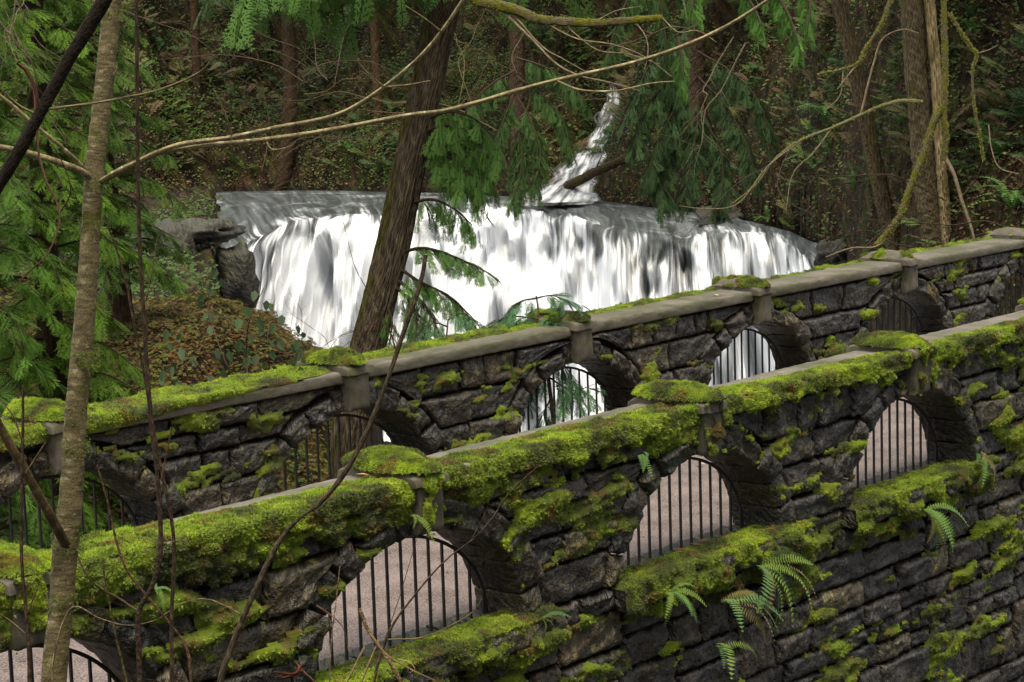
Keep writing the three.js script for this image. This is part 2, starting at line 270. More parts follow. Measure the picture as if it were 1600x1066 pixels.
  // arch rings: wedge stones going through the wall
  for (const k of ks) {
    const n = 12, cut = []; for (let i = 0; i <= n; i++) cut.push(i / n * Math.PI + (i && i < n ? rr(-0.05, 0.05) : 0));
    for (let i = 0; i < n; i++) {
      const o = rr(0.15, 0.25), s = seed++, px = rr(0.0, 0.045);
      const F = (u, v, w) => { const a = lerp(cut[i] + 0.008, cut[i + 1] - 0.008, u), e = lerp(0, o, v); return V(cx(k) + Math.cos(a) * (AW + e), Math.max(0.002, Math.sin(a) * (AH + e * 1.05)), z + lerp(-T - 0.004, px, w)); };
      if (!inFrame(F(0.5, 0.5, 1), 160)) continue;
      part(t, 'voussoir', block(F, s, { rough: 0.04, side: 5, us: [0, 0.08, 0.3, 0.5, 0.7, 0.92, 1], tone }), stoneMats[Math.floor(R() * stoneMats.length)]);
    }
    // sill stones under the opening, standing out from the wall as a ledge
    const xs = [cx(k) - AW - 0.14, cx(k) - 0.35 + rr(-0.1, 0.1), cx(k) + 0.45 + rr(-0.1, 0.1), cx(k) + AW + 0.32];
    for (let i = 0; i < 3; i++) { const s = seed++, out = near ? 0.13 : 0.03; part(t, 'sill_stone', block((u, v, w) => V(lerp(xs[i] + 0.006, xs[i + 1] - 0.006, u), lerp(-ledge, -0.002, v), z + lerp(-T - 0.01, out, w)), s, { rough: 0.03, side: 4, tone }), stoneMats[i]); }
  }
  // coping slabs from post to post
  const PW = 0.13, zf = z + 0.06, zb = z - T - 0.06, mossyTop = (q) => sst(fbm(q.x * 2, q.z * 5, 2, 3), 0.05, 0.4);
  const edges = [xa, ...posts.map(cx), xb];
  for (let i = 0; i < edges.length - 1; i++) {
    const x0 = edges[i] + (i ? PW - 0.01 : 0), x1 = edges[i + 1] - (i < edges.length - 2 ? PW - 0.01 : 0), dy = rr(-0.008, 0.008), s = seed++;
    const prof = [[zb, CB], [zb, CT - 0.025], [zb + 0.02, CT - 0.004], [zb + 0.12, CT + 0.004], [zf - 0.12, CT + 0.002], [zf - 0.022, CT - 0.004], [zf - 0.004, CT - 0.022], [zf, CT - 0.05], [zf, CB + 0.012], [zf - 0.012, CB], [z - 0.05, CB], [zb, CB]];
    const nx = 60, g = grid(nx, prof.length - 1, (u, v) => { const p = prof[Math.round(v * (prof.length - 1))], o = V(lerp(x0, x1, u), p[1] + dy, p[0]); o.y += 0.004 * n3(o.x * 6, p[1] * 30, p[0] * 9 + s); o.z += 0.004 * n3(o.x * 5, p[1] * 30 + s, 3); o.u = o.x; o.v = v * 1.5; return o; },
      (u, v, q) => { const st = fbm(q.x * 3, q.y * 9, q.z * 9 + s, 4); const c = C(1, 1, 1).multiplyScalar(0.9 + 0.35 * st); return c.lerp(C(0.32, 0.4, 0.1), clamp(sst(fbm(q.x * 1.4, q.y * 12 + 3, q.z * 7, 4), 0.0, 0.4) * 0.75 + 0.6 * sst(fbm(q.x * 0.9 + 5, q.y * 5, q.z * 5 + 2, 3), -0.05, 0.3), 0, 0.9)); });
    const ends = [x0, x1].map((x, e) => { const sh2 = new THREE.Shape(prof.map(([a, b]) => new THREE.Vector2(e ? a : -a, b + dy))); const q = new THREE.ShapeGeometry(sh2); q.rotateY(e ? -Math.PI / 2 : Math.PI / 2); q.translate(x, 0, 0); return paint(q, C(0.8, 0.8, 0.75)); });
    part(t, 'coping_slab', mergeGeometries([g, ...ends]), copingMat);
  }
  // posts: pilasters that hang below the coping on both faces, joined over it by a rounded cap
  for (const k of posts) {
    const c = cx(k), s = seed++, hw = PW * 0.95, zm = (zf + zb) / 2, capTone = (q) => C(0.8, 0.78, 0.72).multiplyScalar(0.85 + 0.4 * fbm(q.x * 6, q.y * 6, q.z * 6 + s, 3)).lerp(C(0.42, 0.5, 0.12), 0.75 * sst(fbm(q.x * 5, q.y * 4, q.z * 4 + s, 3), 0.05, 0.35));
    let post; for (const d of [-1, 1]) post = part(t, 'post', block((u, v, w) => V(c + lerp(-hw, hw, d > 0 ? u : 1 - u), lerp(0.81, CT + 0.02, v), d > 0 ? lerp(z - 0.05, zf + 0.06, w) : lerp(z - T + 0.05, zb - 0.06, w)), s + d, { rough: 0.008, round: 0.012, side: 3, tone: capTone }), copingMat);
    const q = [-1, -0.985, -0.93, -0.8, -0.6, -0.3, 0, 0.3, 0.6, 0.8, 0.93, 0.985, 1], n = q.length - 1, ez = (zf - zb) / 2 + 0.085;
    const g = grid(n, n, (u, v) => { const a = q[Math.round(u * n)], b = q[Math.round(v * n)], rim = Math.max(Math.abs(a), Math.abs(b)) > 0.99; const o = V(c + a * 0.16, 0, zm - b * ez); o.y = rim ? CT - 0.035 : CT + 0.01 + 0.125 * (1 - 0.75 * Math.abs(a) ** 2.2) * (1 - 0.92 * Math.abs(b) ** 3); o.y += 0.012 * n3(o.x * 6, o.z * 6, s); o.x += 0.008 * n3(o.z * 7, o.y * 9, s + 2); o.u = o.x + o.y; o.v = o.z; return o; }, (u, v, p) => capTone(p));
    piece(t, post, 'cap', g, copingMat);
  }
  // ------- moss
  const coats = [];
  const grow = (nu, nv, P, N, th, old, nTuft, size, droop) => { coats.push(mossCoat(nu, nv, P, N, th, old)); mossTufts(tufts, nTuft, P, N, th, old, size, droop); };
  if (near) {
    const sw = sweep([[zb, CT], [zf, CT], [zf + 0.004, CB], [zf - 0.02, CB - 0.1], [z + 0.03, CB - 0.26]], 5.6, 19.2);
    const top = (zf - zb) / sw.tot, fr = top + 0.106 / sw.tot;
    const bareTo = (x) => top * (0.3 + 0.12 * fbm(x * 0.8, 1, 1, 3) - 0.25 * sst(x, 9.2, 7.4) + 0.1 * sst(x, 12, 16));
    const th = (u, v, q) => {
      const n = fbm(q.x * 3.2, v * 5, 6, 4);
      if (v < top) return (0.03 - 0.008 * sst(q.x, 12, 16)) * sst(v, bareTo(q.x) - 0.02, bareTo(q.x) + 0.16) * (0.85 + 1.1 * n) - 0.006 + (q.x > 15.6 ? -0.008 : 0) + (n < -0.32 ? -0.03 : 0);
      if (v < fr) return 0.028 + 0.05 * n - 0.008 * sst(q.x, 12, 16);
      const hang = sst(v, 1, fr + 0.02); return 0.05 * hang + 0.1 * n - 0.04 - 0.02 * sst(q.x, 12, 16);
    };
    const old = patch;
    grow(1100, 60, sw.P, sw.N, th, old, 150000, 0.017, 0.5);
    for (const k of ks) {                                      // ledges
      const l = sweep([[z - 0.3, 0], [z + 0.14, -0.004], [z + 0.15, -0.16], [z + 0.06, -0.27]], cx(k) - AW - 0.16, cx(k) + AW + 0.36);
      const tp = 0.44 / l.tot, th2 = (u, v, q) => { const n = fbm(q.x * 2.7 + 4, v * 4, 2, 4), e = sst(u, 0, 0.05) * sst(u, 1, 0.96); return e * (v < tp ? 0.045 * sst(v, 0.02, 0.3) * (0.8 + n) + 0.002 : 0.05 * (1 - 0.6 * v) + 0.1 * n - 0.012) - 0.004; };
      grow(170, 40, l.P, l.N, th2, patch, 15000, 0.015, 0.4);
    }
    for (const k of posts) {                                   // cushions on the caps and down the post fronts
      const c = cx(k), zm = (zf + zb) / 2, P = (u, v) => { const a = u * 6.283, r = Math.sqrt(v); return V(c + Math.cos(a) * r * 0.185, CT + 0.02 + 0.1 * Math.sqrt(Math.max(0, 1 - v * 0.96)), zm + Math.sin(a) * r * 0.37); };
      grow(60, 20, P, (u, v) => V(Math.cos(u * 6.283) * v, 0.7, Math.sin(u * 6.283) * v).normalize(), (u, v, q) => 0.03 + 0.03 * fbm(q.x * 5, q.z * 5, 1, 3) - (k >= 2 ? 0.012 : 0), patch, 9000, 0.016, 0.2);
      const f = sweep([[zf + 0.09, CT + 0.05], [zf + 0.083, CT - 0.05], [zf + 0.08, 0.8]], c - 0.14, c + 0.14);
      grow(24, 34, f.P, f.N, (u, v, q) => 0.014 - 0.03 * v + 0.08 * fbm(q.x * 5, q.y * 5, 8, 3) - 0.03 * Math.abs(u - 0.5), patch, 4500, 0.016, 0.7);
    }
    // patches on the wall face, following the courses
    const wP = (u, v) => V(lerp(5.8, 19, u), lerp(-2.9, CB, v), z + 0.02), wN = () => V(0, 0.12, 0.993);
    const open = (x, yy) => { for (const k of ks) { const dx = x - cx(k); if (yy < 0.02 && yy > -0.3 && Math.abs(dx) < AW + 0.2) return true; if (yy >= 0 && (dx / (AW + 0.03)) ** 2 + (yy / (AH + 0.03)) ** 2 < 1) return true; } return false; };
    const th3 = (u, v, q) => (open(q.x, q.y) ? -1 : 0.16 * (mossAt(q.x, q.y) - 0.17 + 0.12 * fbm(q.x * 9, q.y * 9, 1, 2)));
    const thc = (u, v, q) => Math.min(0.06, th3(u, v, q));
    grow(760, 230, wP, wN, thc, patch, 120000, 0.016, 0.8);
  } else {
    const sw = sweep([[zb, CT], [zf, CT], [zf + 0.002, CB]], 8.2, 27.5), top = (zf - zb) / sw.tot;
    const th = (u, v, q) => { const n = fbm(q.x * 2.2 + 50, v * 4, 6, 4), lim = top * curve1([9, 12.3, 13.2, 15.6, 16.2, 18.9, 22, 28], [1.25, 1.0, 0.62, 0.5, 0.36, 0.28, 0.16, 0.12])(q.x); return 0.03 * sst(v, lim + 0.06, lim - 0.1) * (0.9 + 1.2 * n) - 0.008; };
    grow(900, 30, sw.P, sw.N, th, patch, 60000, 0.016, 0.5);
    for (const k of posts) {
      const c = cx(k), zm = (zf + zb) / 2, P = (u, v) => { const a = u * 6.283, r = Math.sqrt(v); return V(c + Math.cos(a) * r * 0.17, CT + 0.02 + 0.1 * Math.sqrt(Math.max(0, 1 - v * 0.96)), zm + Math.sin(a) * r * 0.36); };
      grow(60, 20, P, (u, v) => V(Math.cos(u * 6.283) * v, 0.7, Math.sin(u * 6.283) * v).normalize(), (u, v, q) => 0.026 + 0.05 * fbm(q.x * 4, q.z * 4, 1, 3) - 0.009 * (k - 1), patch, 6000, 0.016, 0.2);
    }
    const wP = (u, v) => V(lerp(8.3, 27, u), lerp(-0.3, CB, v), z + 0.02), wN = () => V(0, 0.12, 0.993);
    const th3 = (u, v, q) => { for (const k of ks) { const dx = q.x - cx(k); if (q.y < 0.02 && Math.abs(dx) < AW + 0.2) return -1; if (q.y >= 0 && (dx / (AW + 0.03)) ** 2 + (q.y / (AH + 0.03)) ** 2 < 1) return -1; } return Math.min(0.04, 0.14 * (mossAt(q.x, q.y) - 0.24 + 0.12 * fbm(q.x * 9, q.y * 9, 1, 2))); };
    grow(760, 90, wP, wN, th3, patch, 40000, 0.016, 0.8);
  }
  const coat = coats.map((g) => g); const mg = part(t, 'moss', mergeGeometries(coat), mossMat_); mg.userData.kind = 'stuff';
  instances(t, 'moss_tufts', tuftGeo, tuftMat, tufts);
  return t;
}
parapet({ z: 0, near: true, xa: 3.2, xb: 20.5, low: -3.1, ks: [-1, 0, 1, 2], posts: [-1, 0, 1, 2, 3], label: 'nearer stone parapet with thick bright moss on its coping' });
parapet({ z: -D, near: false, xa: 6.9, xb: 29.8, low: -1.4, ks: [0, 1, 2, 3, 4, 5], posts: [0, 1, 2, 3, 4, 5], label: 'farther stone parapet with mostly bare grey coping before the waterfall' });

// iron grilles in the arches
const ORD = ['leftmost', 'second', 'third', 'fourth', 'fifth', 'sixth'];
function grille(k, z, label) {
  const c = X0 + k * BAY, t = thing('iron_grille', label, 'grille', V(c, 0, z - 0.3), 'iron grilles in the parapet arches');
  const pts = []; for (let i = 0; i <= 20; i++) { const a = i / 20 * Math.PI; pts.push(V(c + Math.cos(a) * 0.97, 0.0 + Math.sin(a) * 0.71, z - 0.3)); }
  const rail = part(t, 'arch_rail', tube(pts, pts.map(() => 0.013), 48, 6, 0), ironMat);
  for (let i = -7; i <= 7; i++) { const x = c + i * 0.134, h = 0.71 * Math.sqrt(Math.max(0, 1 - (i * 0.134 / 0.97) ** 2)); if (h < 0.15) continue; const b = new THREE.BoxGeometry(0.016, h + 0.03, 0.016); b.translate(x, h / 2 - 0.015, z - 0.3); part(t, 'bar', b, ironMat); }
  const s = new THREE.BoxGeometry(0.03, 0.12, 0.03); s.translate(c - 0.04, 0.765, z - 0.3); piece(t, rail, 'fixing_rod', s, ironMat);
}
[-1, 0, 1, 2].forEach((k, i) => grille(k, 0, `iron bar grille in the ${ORD[i]} arch of the nearer parapet`.replace('in the second', 'in the second-from-left').replace('in the third', 'in the third-from-left').replace('in the fourth', 'in the rightmost')));
[0, 1, 2, 3, 4, 5].forEach((k, i) => grille(k, -D, `iron bar grille in the ${ORD[i]} arch of the farther parapet, counted from the left`));

// the walkway on the bridge, and the mass under it
{
  const g = new THREE.BoxGeometry(26.6, 1.2, D - T + 0.02, 200, 1, 30); g.translate(16.4, -0.66, -(D + T) / 2 + 0.0);
  const p = g.attributes.position, uv = g.attributes.uv;
  for (let i = 0; i < p.count; i++) { if (p.getY(i) > -0.1) p.setY(i, -0.06 + 0.012 * fbm(p.getX(i) * 1.5, 0, p.getZ(i) * 1.5, 3)); uv.setXY(i, p.getX(i), p.getZ(i)); }
  g.computeVertexNormals(); structure('path', g, pathMat);
}

// ---------------------------------------------------------------- ground: near bank, gorge, left bank, far hillside, right bank
const YP = -0.5;                                             // level of the river above the falls
const pxA = (px) => { const r = ray(px, 330); return (r.x * RH.x + r.z * RH.z) / (r.x * FH.x + r.z * FH.z); };
const brinkPx = [[334, 402], [356, 374], [408, 350], [480, 336], [560, 330], [640, 324], [720, 320], [800, 321], [880, 330], [960, 342], [1040, 350], [1110, 347], [1180, 355], [1240, 374], [1296, 403]];
const shorePx = [[225, 318], [270, 304], [340, 300], [430, 298], [520, 298], [610, 300], [700, 302], [780, 306], [860, 314], [930, 314], [1000, 322], [1080, 332], [1150, 342], [1220, 358], [1300, 392]];
const brinkW = brinkPx.map(([x, y]) => onY(x, y, YP)), shoreW = shorePx.map(([x, y]) => onY(x, y, YP));
const brinkC = new THREE.CatmullRomCurve3(brinkW), shoreC = new THREE.CatmullRomCurve3(shoreW);
const bP = brinkW.map(toPolar), sP = shoreW.map(toPolar);
const brinkD = curve1(bP.map((p) => p[0]), bP.map((p) => p[1]));
const aL = pxA(300), aR = bP[bP.length - 1][0];
const shoreD = (() => { const f = curve1([-0.5, ...sP.map((p) => p[0]), 0.17, 0.2, 0.25, 0.4], [74, ...sP.map((p) => p[1]), 38, 34.5, 32.5, 32]); return f; })();
const moundTop = curve1([-0.4, -0.24, -0.18, -0.14, -0.115, -0.1, -0.085, -0.07, -0.04], [1.6, 1.0, 0.62, 0.68, 0.46, 0.2, -0.1, -0.7, -4]);
const ravineA = pxA(930);
function groundY(a, d) {
  const p = polar(a, d), n = fbm(p.x * 0.25, 1, p.z * 0.25, 4), fine = fbm(p.x * 1.1, 4, p.z * 1.1, 4);
  const S0 = shoreD(a);
  let far;
  { const e = d - S0, steep = lerp(0.72, 0.98, sst(a, 0.02, 0.16)); let up = e * steep + 0.55 * sst(e, 0, 1.2) + (n * 1.7 + fine * 0.55) * sst(e, 0.5, 5);
    const g = Math.exp(-(((a - ravineA - 0.00035 * e * e) / 0.016) ** 2)); up -= g * Math.min(e, 6) * 0.42;
    far = e > 0 ? YP + up : YP - 0.08 + e * 0.5; }
  far = Math.max(far, YP - 0.9);
  // river bed up to the brink, then the gorge
  const B = brinkD(a), inRiver = sst(a, aL - 0.012, aL + 0.004) * sst(a, aR + 0.012, aR - 0.002);
  let y = far;
  if (d < S0) {
    const gorge = -6.4 + fine * 0.5;
    const riverBed = d > B + 2.4 ? YP - 0.6 + 0.2 * fine : gorge;
    const rightSide = d < S0 ? lerp(YP + (d - S0) * 1.6, gorge, sst(S0 - d, 0, 6)) : far;
    const leftSide = 0.0;
    y = lerp(rightSide, riverBed, a > 0 ? inRiver : 1);
    // left bank: the mound beside the river and the bank behind the conifers
    const m = moundTop(a) + 0.3 * n + 0.22 * fine, w = sst(d, 19, 25.5), back = sst(d, 34, 27);
    const mound = lerp(gorge, m, w), behind = lerp(YP + 0.15 + 0.35 * fine + 0.5 * sst(a, -0.2, -0.3), m, back);
    if (a < -0.03) { const L = d < 28 ? mound : Math.max(behind, gorge); const lim = d < 28 ? 1 : sst(a, pxA(352) + 0.006 * fine, pxA(330)); y = d < 28 ? Math.max(mound, gorge) : lerp(y, L, lim); }
  }
  if (d < 20) {                                              // bank on the viewer's side, falling to the gorge
    const nearY = 2.1 - 0.32 * d - 0.9 * sst(d, 8, 12) - 3 * sst(d, 11, 16) + 0.25 * n + 0.1 * fine;
    y = lerp(Math.max(nearY, -6.4), y, sst(d, 16, 20));
  }
  return y;
}
const soilMap = tex(512, (u, v) => { const g = 0.62 + 0.6 * TW(u, v, 10, 5, 41) + 0.5 * TW(u, v, 60, 2, 42); return [g, g * 0.94, g * 0.86]; }, true);
const soil = C(0.034, 0.024, 0.015), litter = C(0.07, 0.043, 0.024), mossy = C(0.06, 0.072, 0.016), rock = C(0.05, 0.047, 0.043);
{
  const da = []; for (let i = 0; i <= 330; i++) { const d = i < 60 ? 1.5 + i * 0.36 : i < 120 ? 23.1 + (i - 60) * 0.3 : i < 290 ? 41.1 + (i - 120) * 0.26 : 85.3 + (i - 290) ** 1.45 * 0.7; da.push(d); }
  const g = grid(300, 330, (u, v) => { const a = lerp(-0.42, 0.42, u), d = da[Math.round(v * 330)], p = polar(a, d, groundY(a, d)); p.u = p.x * 0.5; p.v = p.z * 0.5 + p.y * 0.4; return p; },
    (u, v, p) => { const a = fbm(p.x * 0.55, p.y * 0.55, p.z * 0.55, 4), b = fbm(p.x * 1.7 + 7, p.y * 1.7, p.z * 1.7, 3), c = soil.clone().lerp(litter, sst(a, -0.15, 0.3)).lerp(mossy, 0.85 * sst(b, -0.05, 0.3)); const [aa, d] = toPolar(p); if (d > 36 && p.y < YP + 0.2 && Math.abs(d - shoreD(aa)) < 3) c.lerp(rock, 0.6); return c; });
  structure('ground', g, matte({ color: C(1, 1, 1), vertexColors: true, map: rep(soilMap, 0.8), bumpMap: rep(stoneBump, 1.2), bumpScale: 0.12 }));
}

// ---------------------------------------------------------------- river and waterfall
const waterDark = C(0.03, 0.034, 0.033), waterMid = C(0.1, 0.11, 0.112), foamC = C(0.68, 0.695, 0.71);
const flow = FH.clone().multiplyScalar(-1).addScaledVector(RH, -0.1).normalize();
const FALLW = brinkC.getLength();
const mixWater = (f) => { f = clamp(f, 0, 1); return f < 0.35 ? waterDark.clone().lerp(waterMid, f / 0.35) : waterMid.clone().lerp(foamC, (f - 0.35) / 0.65); };
const lipDrop = curve1([0, 0.1, 0.2, 0.32, 0.42, 0.5, 0.6, 0.7, 0.8, 0.9, 1], [0.4, 0.25, 0.1, 0.12, 0.3, 0.1, 0.18, 0.35, 0.3, 0.12, 0.5]);
const riverAt = (u, v) => {                                   // v 0 = far shore, 1 = brink
  const s = shoreC.getPoint(u), b = brinkC.getPoint(u), p = s.clone().lerp(b, v), w = sst(v, 0.05, 0.35);
  const fl = fbm(u * 26, v * 2.6, 1, 4), lg = fbm(u * 9, v * 1.8, 8, 3);
  p.y = YP + w * (0.06 * fl + 0.16 * lg) - (lipDrop(u) + 0.5 * Math.max(0, fbm(u * 11, 5, 5, 2))) * sst(v, 0.5, 1) * (0.8 + 0.6 * lg) * (0.35 + 0.65 * sst(v, 0.5, 1));
  return p;
};
const foamStart = curve1([0, 0.08, 0.16, 0.25, 0.34, 0.42, 0.5, 0.57, 0.64, 0.72, 0.8, 0.87, 0.93, 1], [-0.04, 0.08, 0.1, 0.0, -0.1, -0.2, -0.14, 0.02, 0.16, 0.18, 0.05, -0.06, -0.08, -0.1]);
// foam along one stream coordinate w: negative above the lip, positive down the fall
const foamAt = (u, w) => {
  const s = u * FALLW, x = s + 0.5 * fbm(s * 0.5, w * 1.5, 70, 2), a = fbm(x * 4.2, w * 1.2, 21, 4), b = fbm(x * 12, w * 1.3, 14, 3), c = fbm(x * 0.9, w * 1.7, 31, 3);
  const on = sst(w + 0.13 * a + 0.4 * c + 0.02 * b, foamStart(u) - 0.22, foamStart(u) + 0.3);
  return lerp(0.12 + 0.3 * a + 0.25 * c + 0.1 * b, 1.02 + 0.28 * a + 0.2 * b + 0.2 * c, on);
};
{
  const g = grid(620, 150, (u, v) => riverAt(u, v), (u, v) => {
    const wave = sst(fbm(u * 9 + 3, v * 6, 12, 4), 0.14, 0.42);                 // streaks of froth on dark water
    return mixWater(foamAt(u, (v - 1) * 1.15) + 0.26 * wave);
  });
  structure('river', g, new THREE.MeshPhysicalMaterial({ color: C(1, 1, 1), vertexColors: true, roughness: 0.35, ior: 1.33 }));
}
{
  const lastP = (u) => riverAt(u, 1);
  const face = (u, v) => {
    const b = lastP(u), s = u * FALLW, step = 0.3 * fbm(s * 0.35, 3, 1, 2);
    const streak = fbm(s * 0.42, v * 1.3, 2, 3) * 1.5 + fbm(s * 2.2, v * 1.5, 5, 3) * 0.22 + fbm(s * 10, v * 1.6, 9, 2) * 0.03;
    const k = sst(v, 0, 0.25);
    const shelf = 0.9 * sst(v, 0.3 + step, 0.46 + step) * (0.5 + fbm(s * 0.5, 1, 4, 2)) + 0.4 * sst(v, 0.1 + 0.5 * step, 0.22 + 0.5 * step) * fbm(s * 0.8, 6, 4, 2);
    b.addScaledVector(flow, 3.3 * Math.pow(v, 0.8) + shelf + streak * k * (1 + v)); b.addScaledVector(RH, (u - 0.5) * 1.6 * v * v + (0.04 * fbm(s * 6, v * 3, 1, 2)) * k - (u < 0.15 ? (0.15 - u) * 5 * v : 0));
    b.y -= 6.0 * Math.pow(v, 1.65) - streak * 0.3 * k * (1 - v);
    return b;
  };
  const g = grid(980, 190, face, (u, v) => mixWater(foamAt(u, v)));
  structure('waterfall', g, new THREE.MeshPhysicalMaterial({ color: C(1, 1, 1), vertexColors: true, roughness: 0.6, ior: 1.33 }));
  // plunge pool
  const pool = grid(60, 60, (u, v) => { const p = polar(lerp(-0.1, 0.2, u), lerp(20, 50, v)); p.y = -6.0 + 0.1 * fbm(p.x, 1, p.z, 3); return p; }, (u, v, p) => mixWater(0.5 + 0.6 * fbm(p.x * 0.6, 3, p.z * 0.6, 3)));
  structure('water', pool, new THREE.MeshPhysicalMaterial({ color: C(1, 1, 1), vertexColors: true, roughness: 0.4, ior: 1.33 }));
}
// the narrow cascade that comes down the hillside behind
{
  const path = [[957, 138], [953, 160], [949, 182], [944, 205], [936, 230], [922, 254], [904, 276], [886, 298]].map(([x, y]) => { let d = 52; for (; d < 110; d += 0.05) { const p = at(x, y, d), [a, dd] = toPolar(p); if (p.y < groundY(a, dd) + 0.12) break; } return at(x, y, d - 0.05); });
  path.push(onY(872, 322, YP + 0.04));
  const cv = new THREE.CatmullRomCurve3(path, false, 'centripetal'), wid = curve1([0, 0.3, 0.5, 0.7, 1], [0.26, 0.38, 0.55, 0.9, 1.35]);
  const veil = tex(256, (u, v) => { const e = Math.min(u, 1 - u) * 2, n = TW(u, v, 16, 3, 51, 1, 0.25), m = TW(u, v, 5, 3, 52, 1, 0.6); return clamp(sst(e + 0.6 * m, 0.0, 0.75) * (0.85 + 1.1 * n + 0.5 * m), 0, 1); });
  const sheets = [[0, 0], [1, 0.22]].map(([k, off]) => grid(40, 160, (u, v) => { const c = cv.getPoint(v), w = wid(v) * (1 + 0.3 * fbm(v * 7, k * 5, 1, 3)) * (1 - 0.25 * k), x = (u - 0.5) * 2, o = c.addScaledVector(RH, x * w + 0.12 * k * Math.sin(v * 9)); o.addScaledVector(FH, -off * 0.6 - 0.12 * fbm(u * 3, v * 6 + k, 1, 3)); o.y += 0.02 + 0.09 * k + 0.1 * fbm(u * 4, v * 8, 4 + k, 3) * (1 - v); o.u = u; o.v = v * 3 + k * 0.37; return o; }, (u, v) => mixWater(0.62 + 0.8 * fbm(u * 7, v * 3, 3 + k, 4))));
  structure('small_cascade', mergeGeometries(sheets), new THREE.MeshPhysicalMaterial({ color: C(1, 1, 1), vertexColors: true, roughness: 0.6, ior: 1.33, side: THREE.DoubleSide, alphaMap: veil, transparent: true }));
}

// ---------------------------------------------------------------- plants: shared shapes
const hit = (px, py, d0 = 30, lift = 0) => { let d = d0; for (; d < 120; d += 0.06) { const p = at(px, py, d), [a, dd] = toPolar(p); if (p.y < groundY(a, dd) + lift) break; } return at(px, py, d); };
function tris(list) { const g = new THREE.BufferGeometry(); g.setAttribute('position', new THREE.Float32BufferAttribute(list, 3)); g.computeVertexNormals(); return g; }
// flat drooping spray; x along the spray, z its upper side
function sprayGeo(seed, n, side, leaf, droop, ang) {
  const k = rng(seed), p = [];
  const bend = (x, y) => [x, y, -droop * x * x - 0.35 * droop * Math.abs(y) * 2 + 0.0];
  const strip = (x0, y0, x1, y1, w) => { const dx = x1 - x0, dy = y1 - y0, l = Math.hypot(dx, dy) || 1, nx = -dy / l * w, ny = dx / l * w, mx = lerp(x0, x1, 0.45), my = lerp(y0, y1, 0.45); p.push(...bend(x0, y0), ...bend(mx - nx, my - ny), ...bend(x1, y1), ...bend(x0, y0), ...bend(x1, y1), ...bend(mx + nx, my + ny)); };
  strip(0, 0, 1, 0, 0.012);
  for (let i = 1; i < n; i++) for (const s of [-1, 1]) {
    const t = (i + 0.3 * (k() - 0.5) + (s > 0 ? 0.3 : 0)) / n, L = side * Math.sin(Math.PI * Math.pow(1 - t, 0.75)) * (0.45 + 0.9 * k()) + 0.05, a = ang * (0.85 + 0.3 * k());
    const ex = t + Math.cos(a) * L, ey = s * Math.sin(a) * L; strip(t, 0, ex, ey, 0.016);
    const m = Math.max(2, Math.round(L / leaf * 1.6));
    for (let j = 1; j <= m; j++) for (const q of [-1, 1]) { const f = j / (m + 0.3), bx = lerp(t, ex, f), by = lerp(0, ey, f), b = a + q * 0.75, ll = leaf * (1.1 - 0.6 * f) * (0.7 + 0.5 * k()); if (k() < 0.85) strip(bx, by, bx + Math.cos(b) * ll, by + s * Math.sin(b) * ll, leaf * 0.13); }
  }
  return tris(p);
}
const cedarSprays = [sprayGeo(21, 10, 0.3, 0.12, 0.25, 0.7), sprayGeo(22, 9, 0.24, 0.13, 0.4, 0.65), sprayGeo(23, 11, 0.34, 0.11, 0.15, 0.75)];
const hemSprays = [sprayGeo(31, 10, 0.36, 0.1, 0.12, 0.9), sprayGeo(32, 9, 0.42, 0.11, 0.25, 0.85), sprayGeo(33, 11, 0.3, 0.1, 0.2, 1.0)];
const leafy = (c, t = 0.3) => new THREE.MeshPhysicalMaterial({ color: c, roughness: 0.85, transmission: t, thickness: 0, side: THREE.DoubleSide, specularIntensity: 0.2 });
const greenMat = leafy(C(1, 1, 1));
const cedarBark = matte({ color: C(0.2, 0.17, 0.125), map: rep(barkMap, 1.2), bumpMap: rep(barkBump, 1.2), bumpScale: 0.05, vertexColors: true });
const barkM = matte({ color: C(0.2, 0.16, 0.125), map: rep(barkMap, 1.2), bumpMap: rep(barkBump, 1.2), bumpScale: 0.03, vertexColors: true });
const twigM = matte({ color: C(1.6, 1.6, 1.6), vertexColors: true, map: rep(barkMap, 5), bumpMap: rep(barkBump, 5), bumpScale: 0.008 });
const alderM = matte({ color: C(1, 1, 1), vertexColors: true, map: rep(alderMap, 1.7), bumpMap: rep(stoneBump, 2.5), bumpScale: 0.004, roughness: 0.8 });
const pale = C(0.3, 0.26, 0.19), tan = C(0.2, 0.15, 0.1), darkTwig = C(0.055, 0.04, 0.03), grayTwig = C(0.2, 0.185, 0.16);

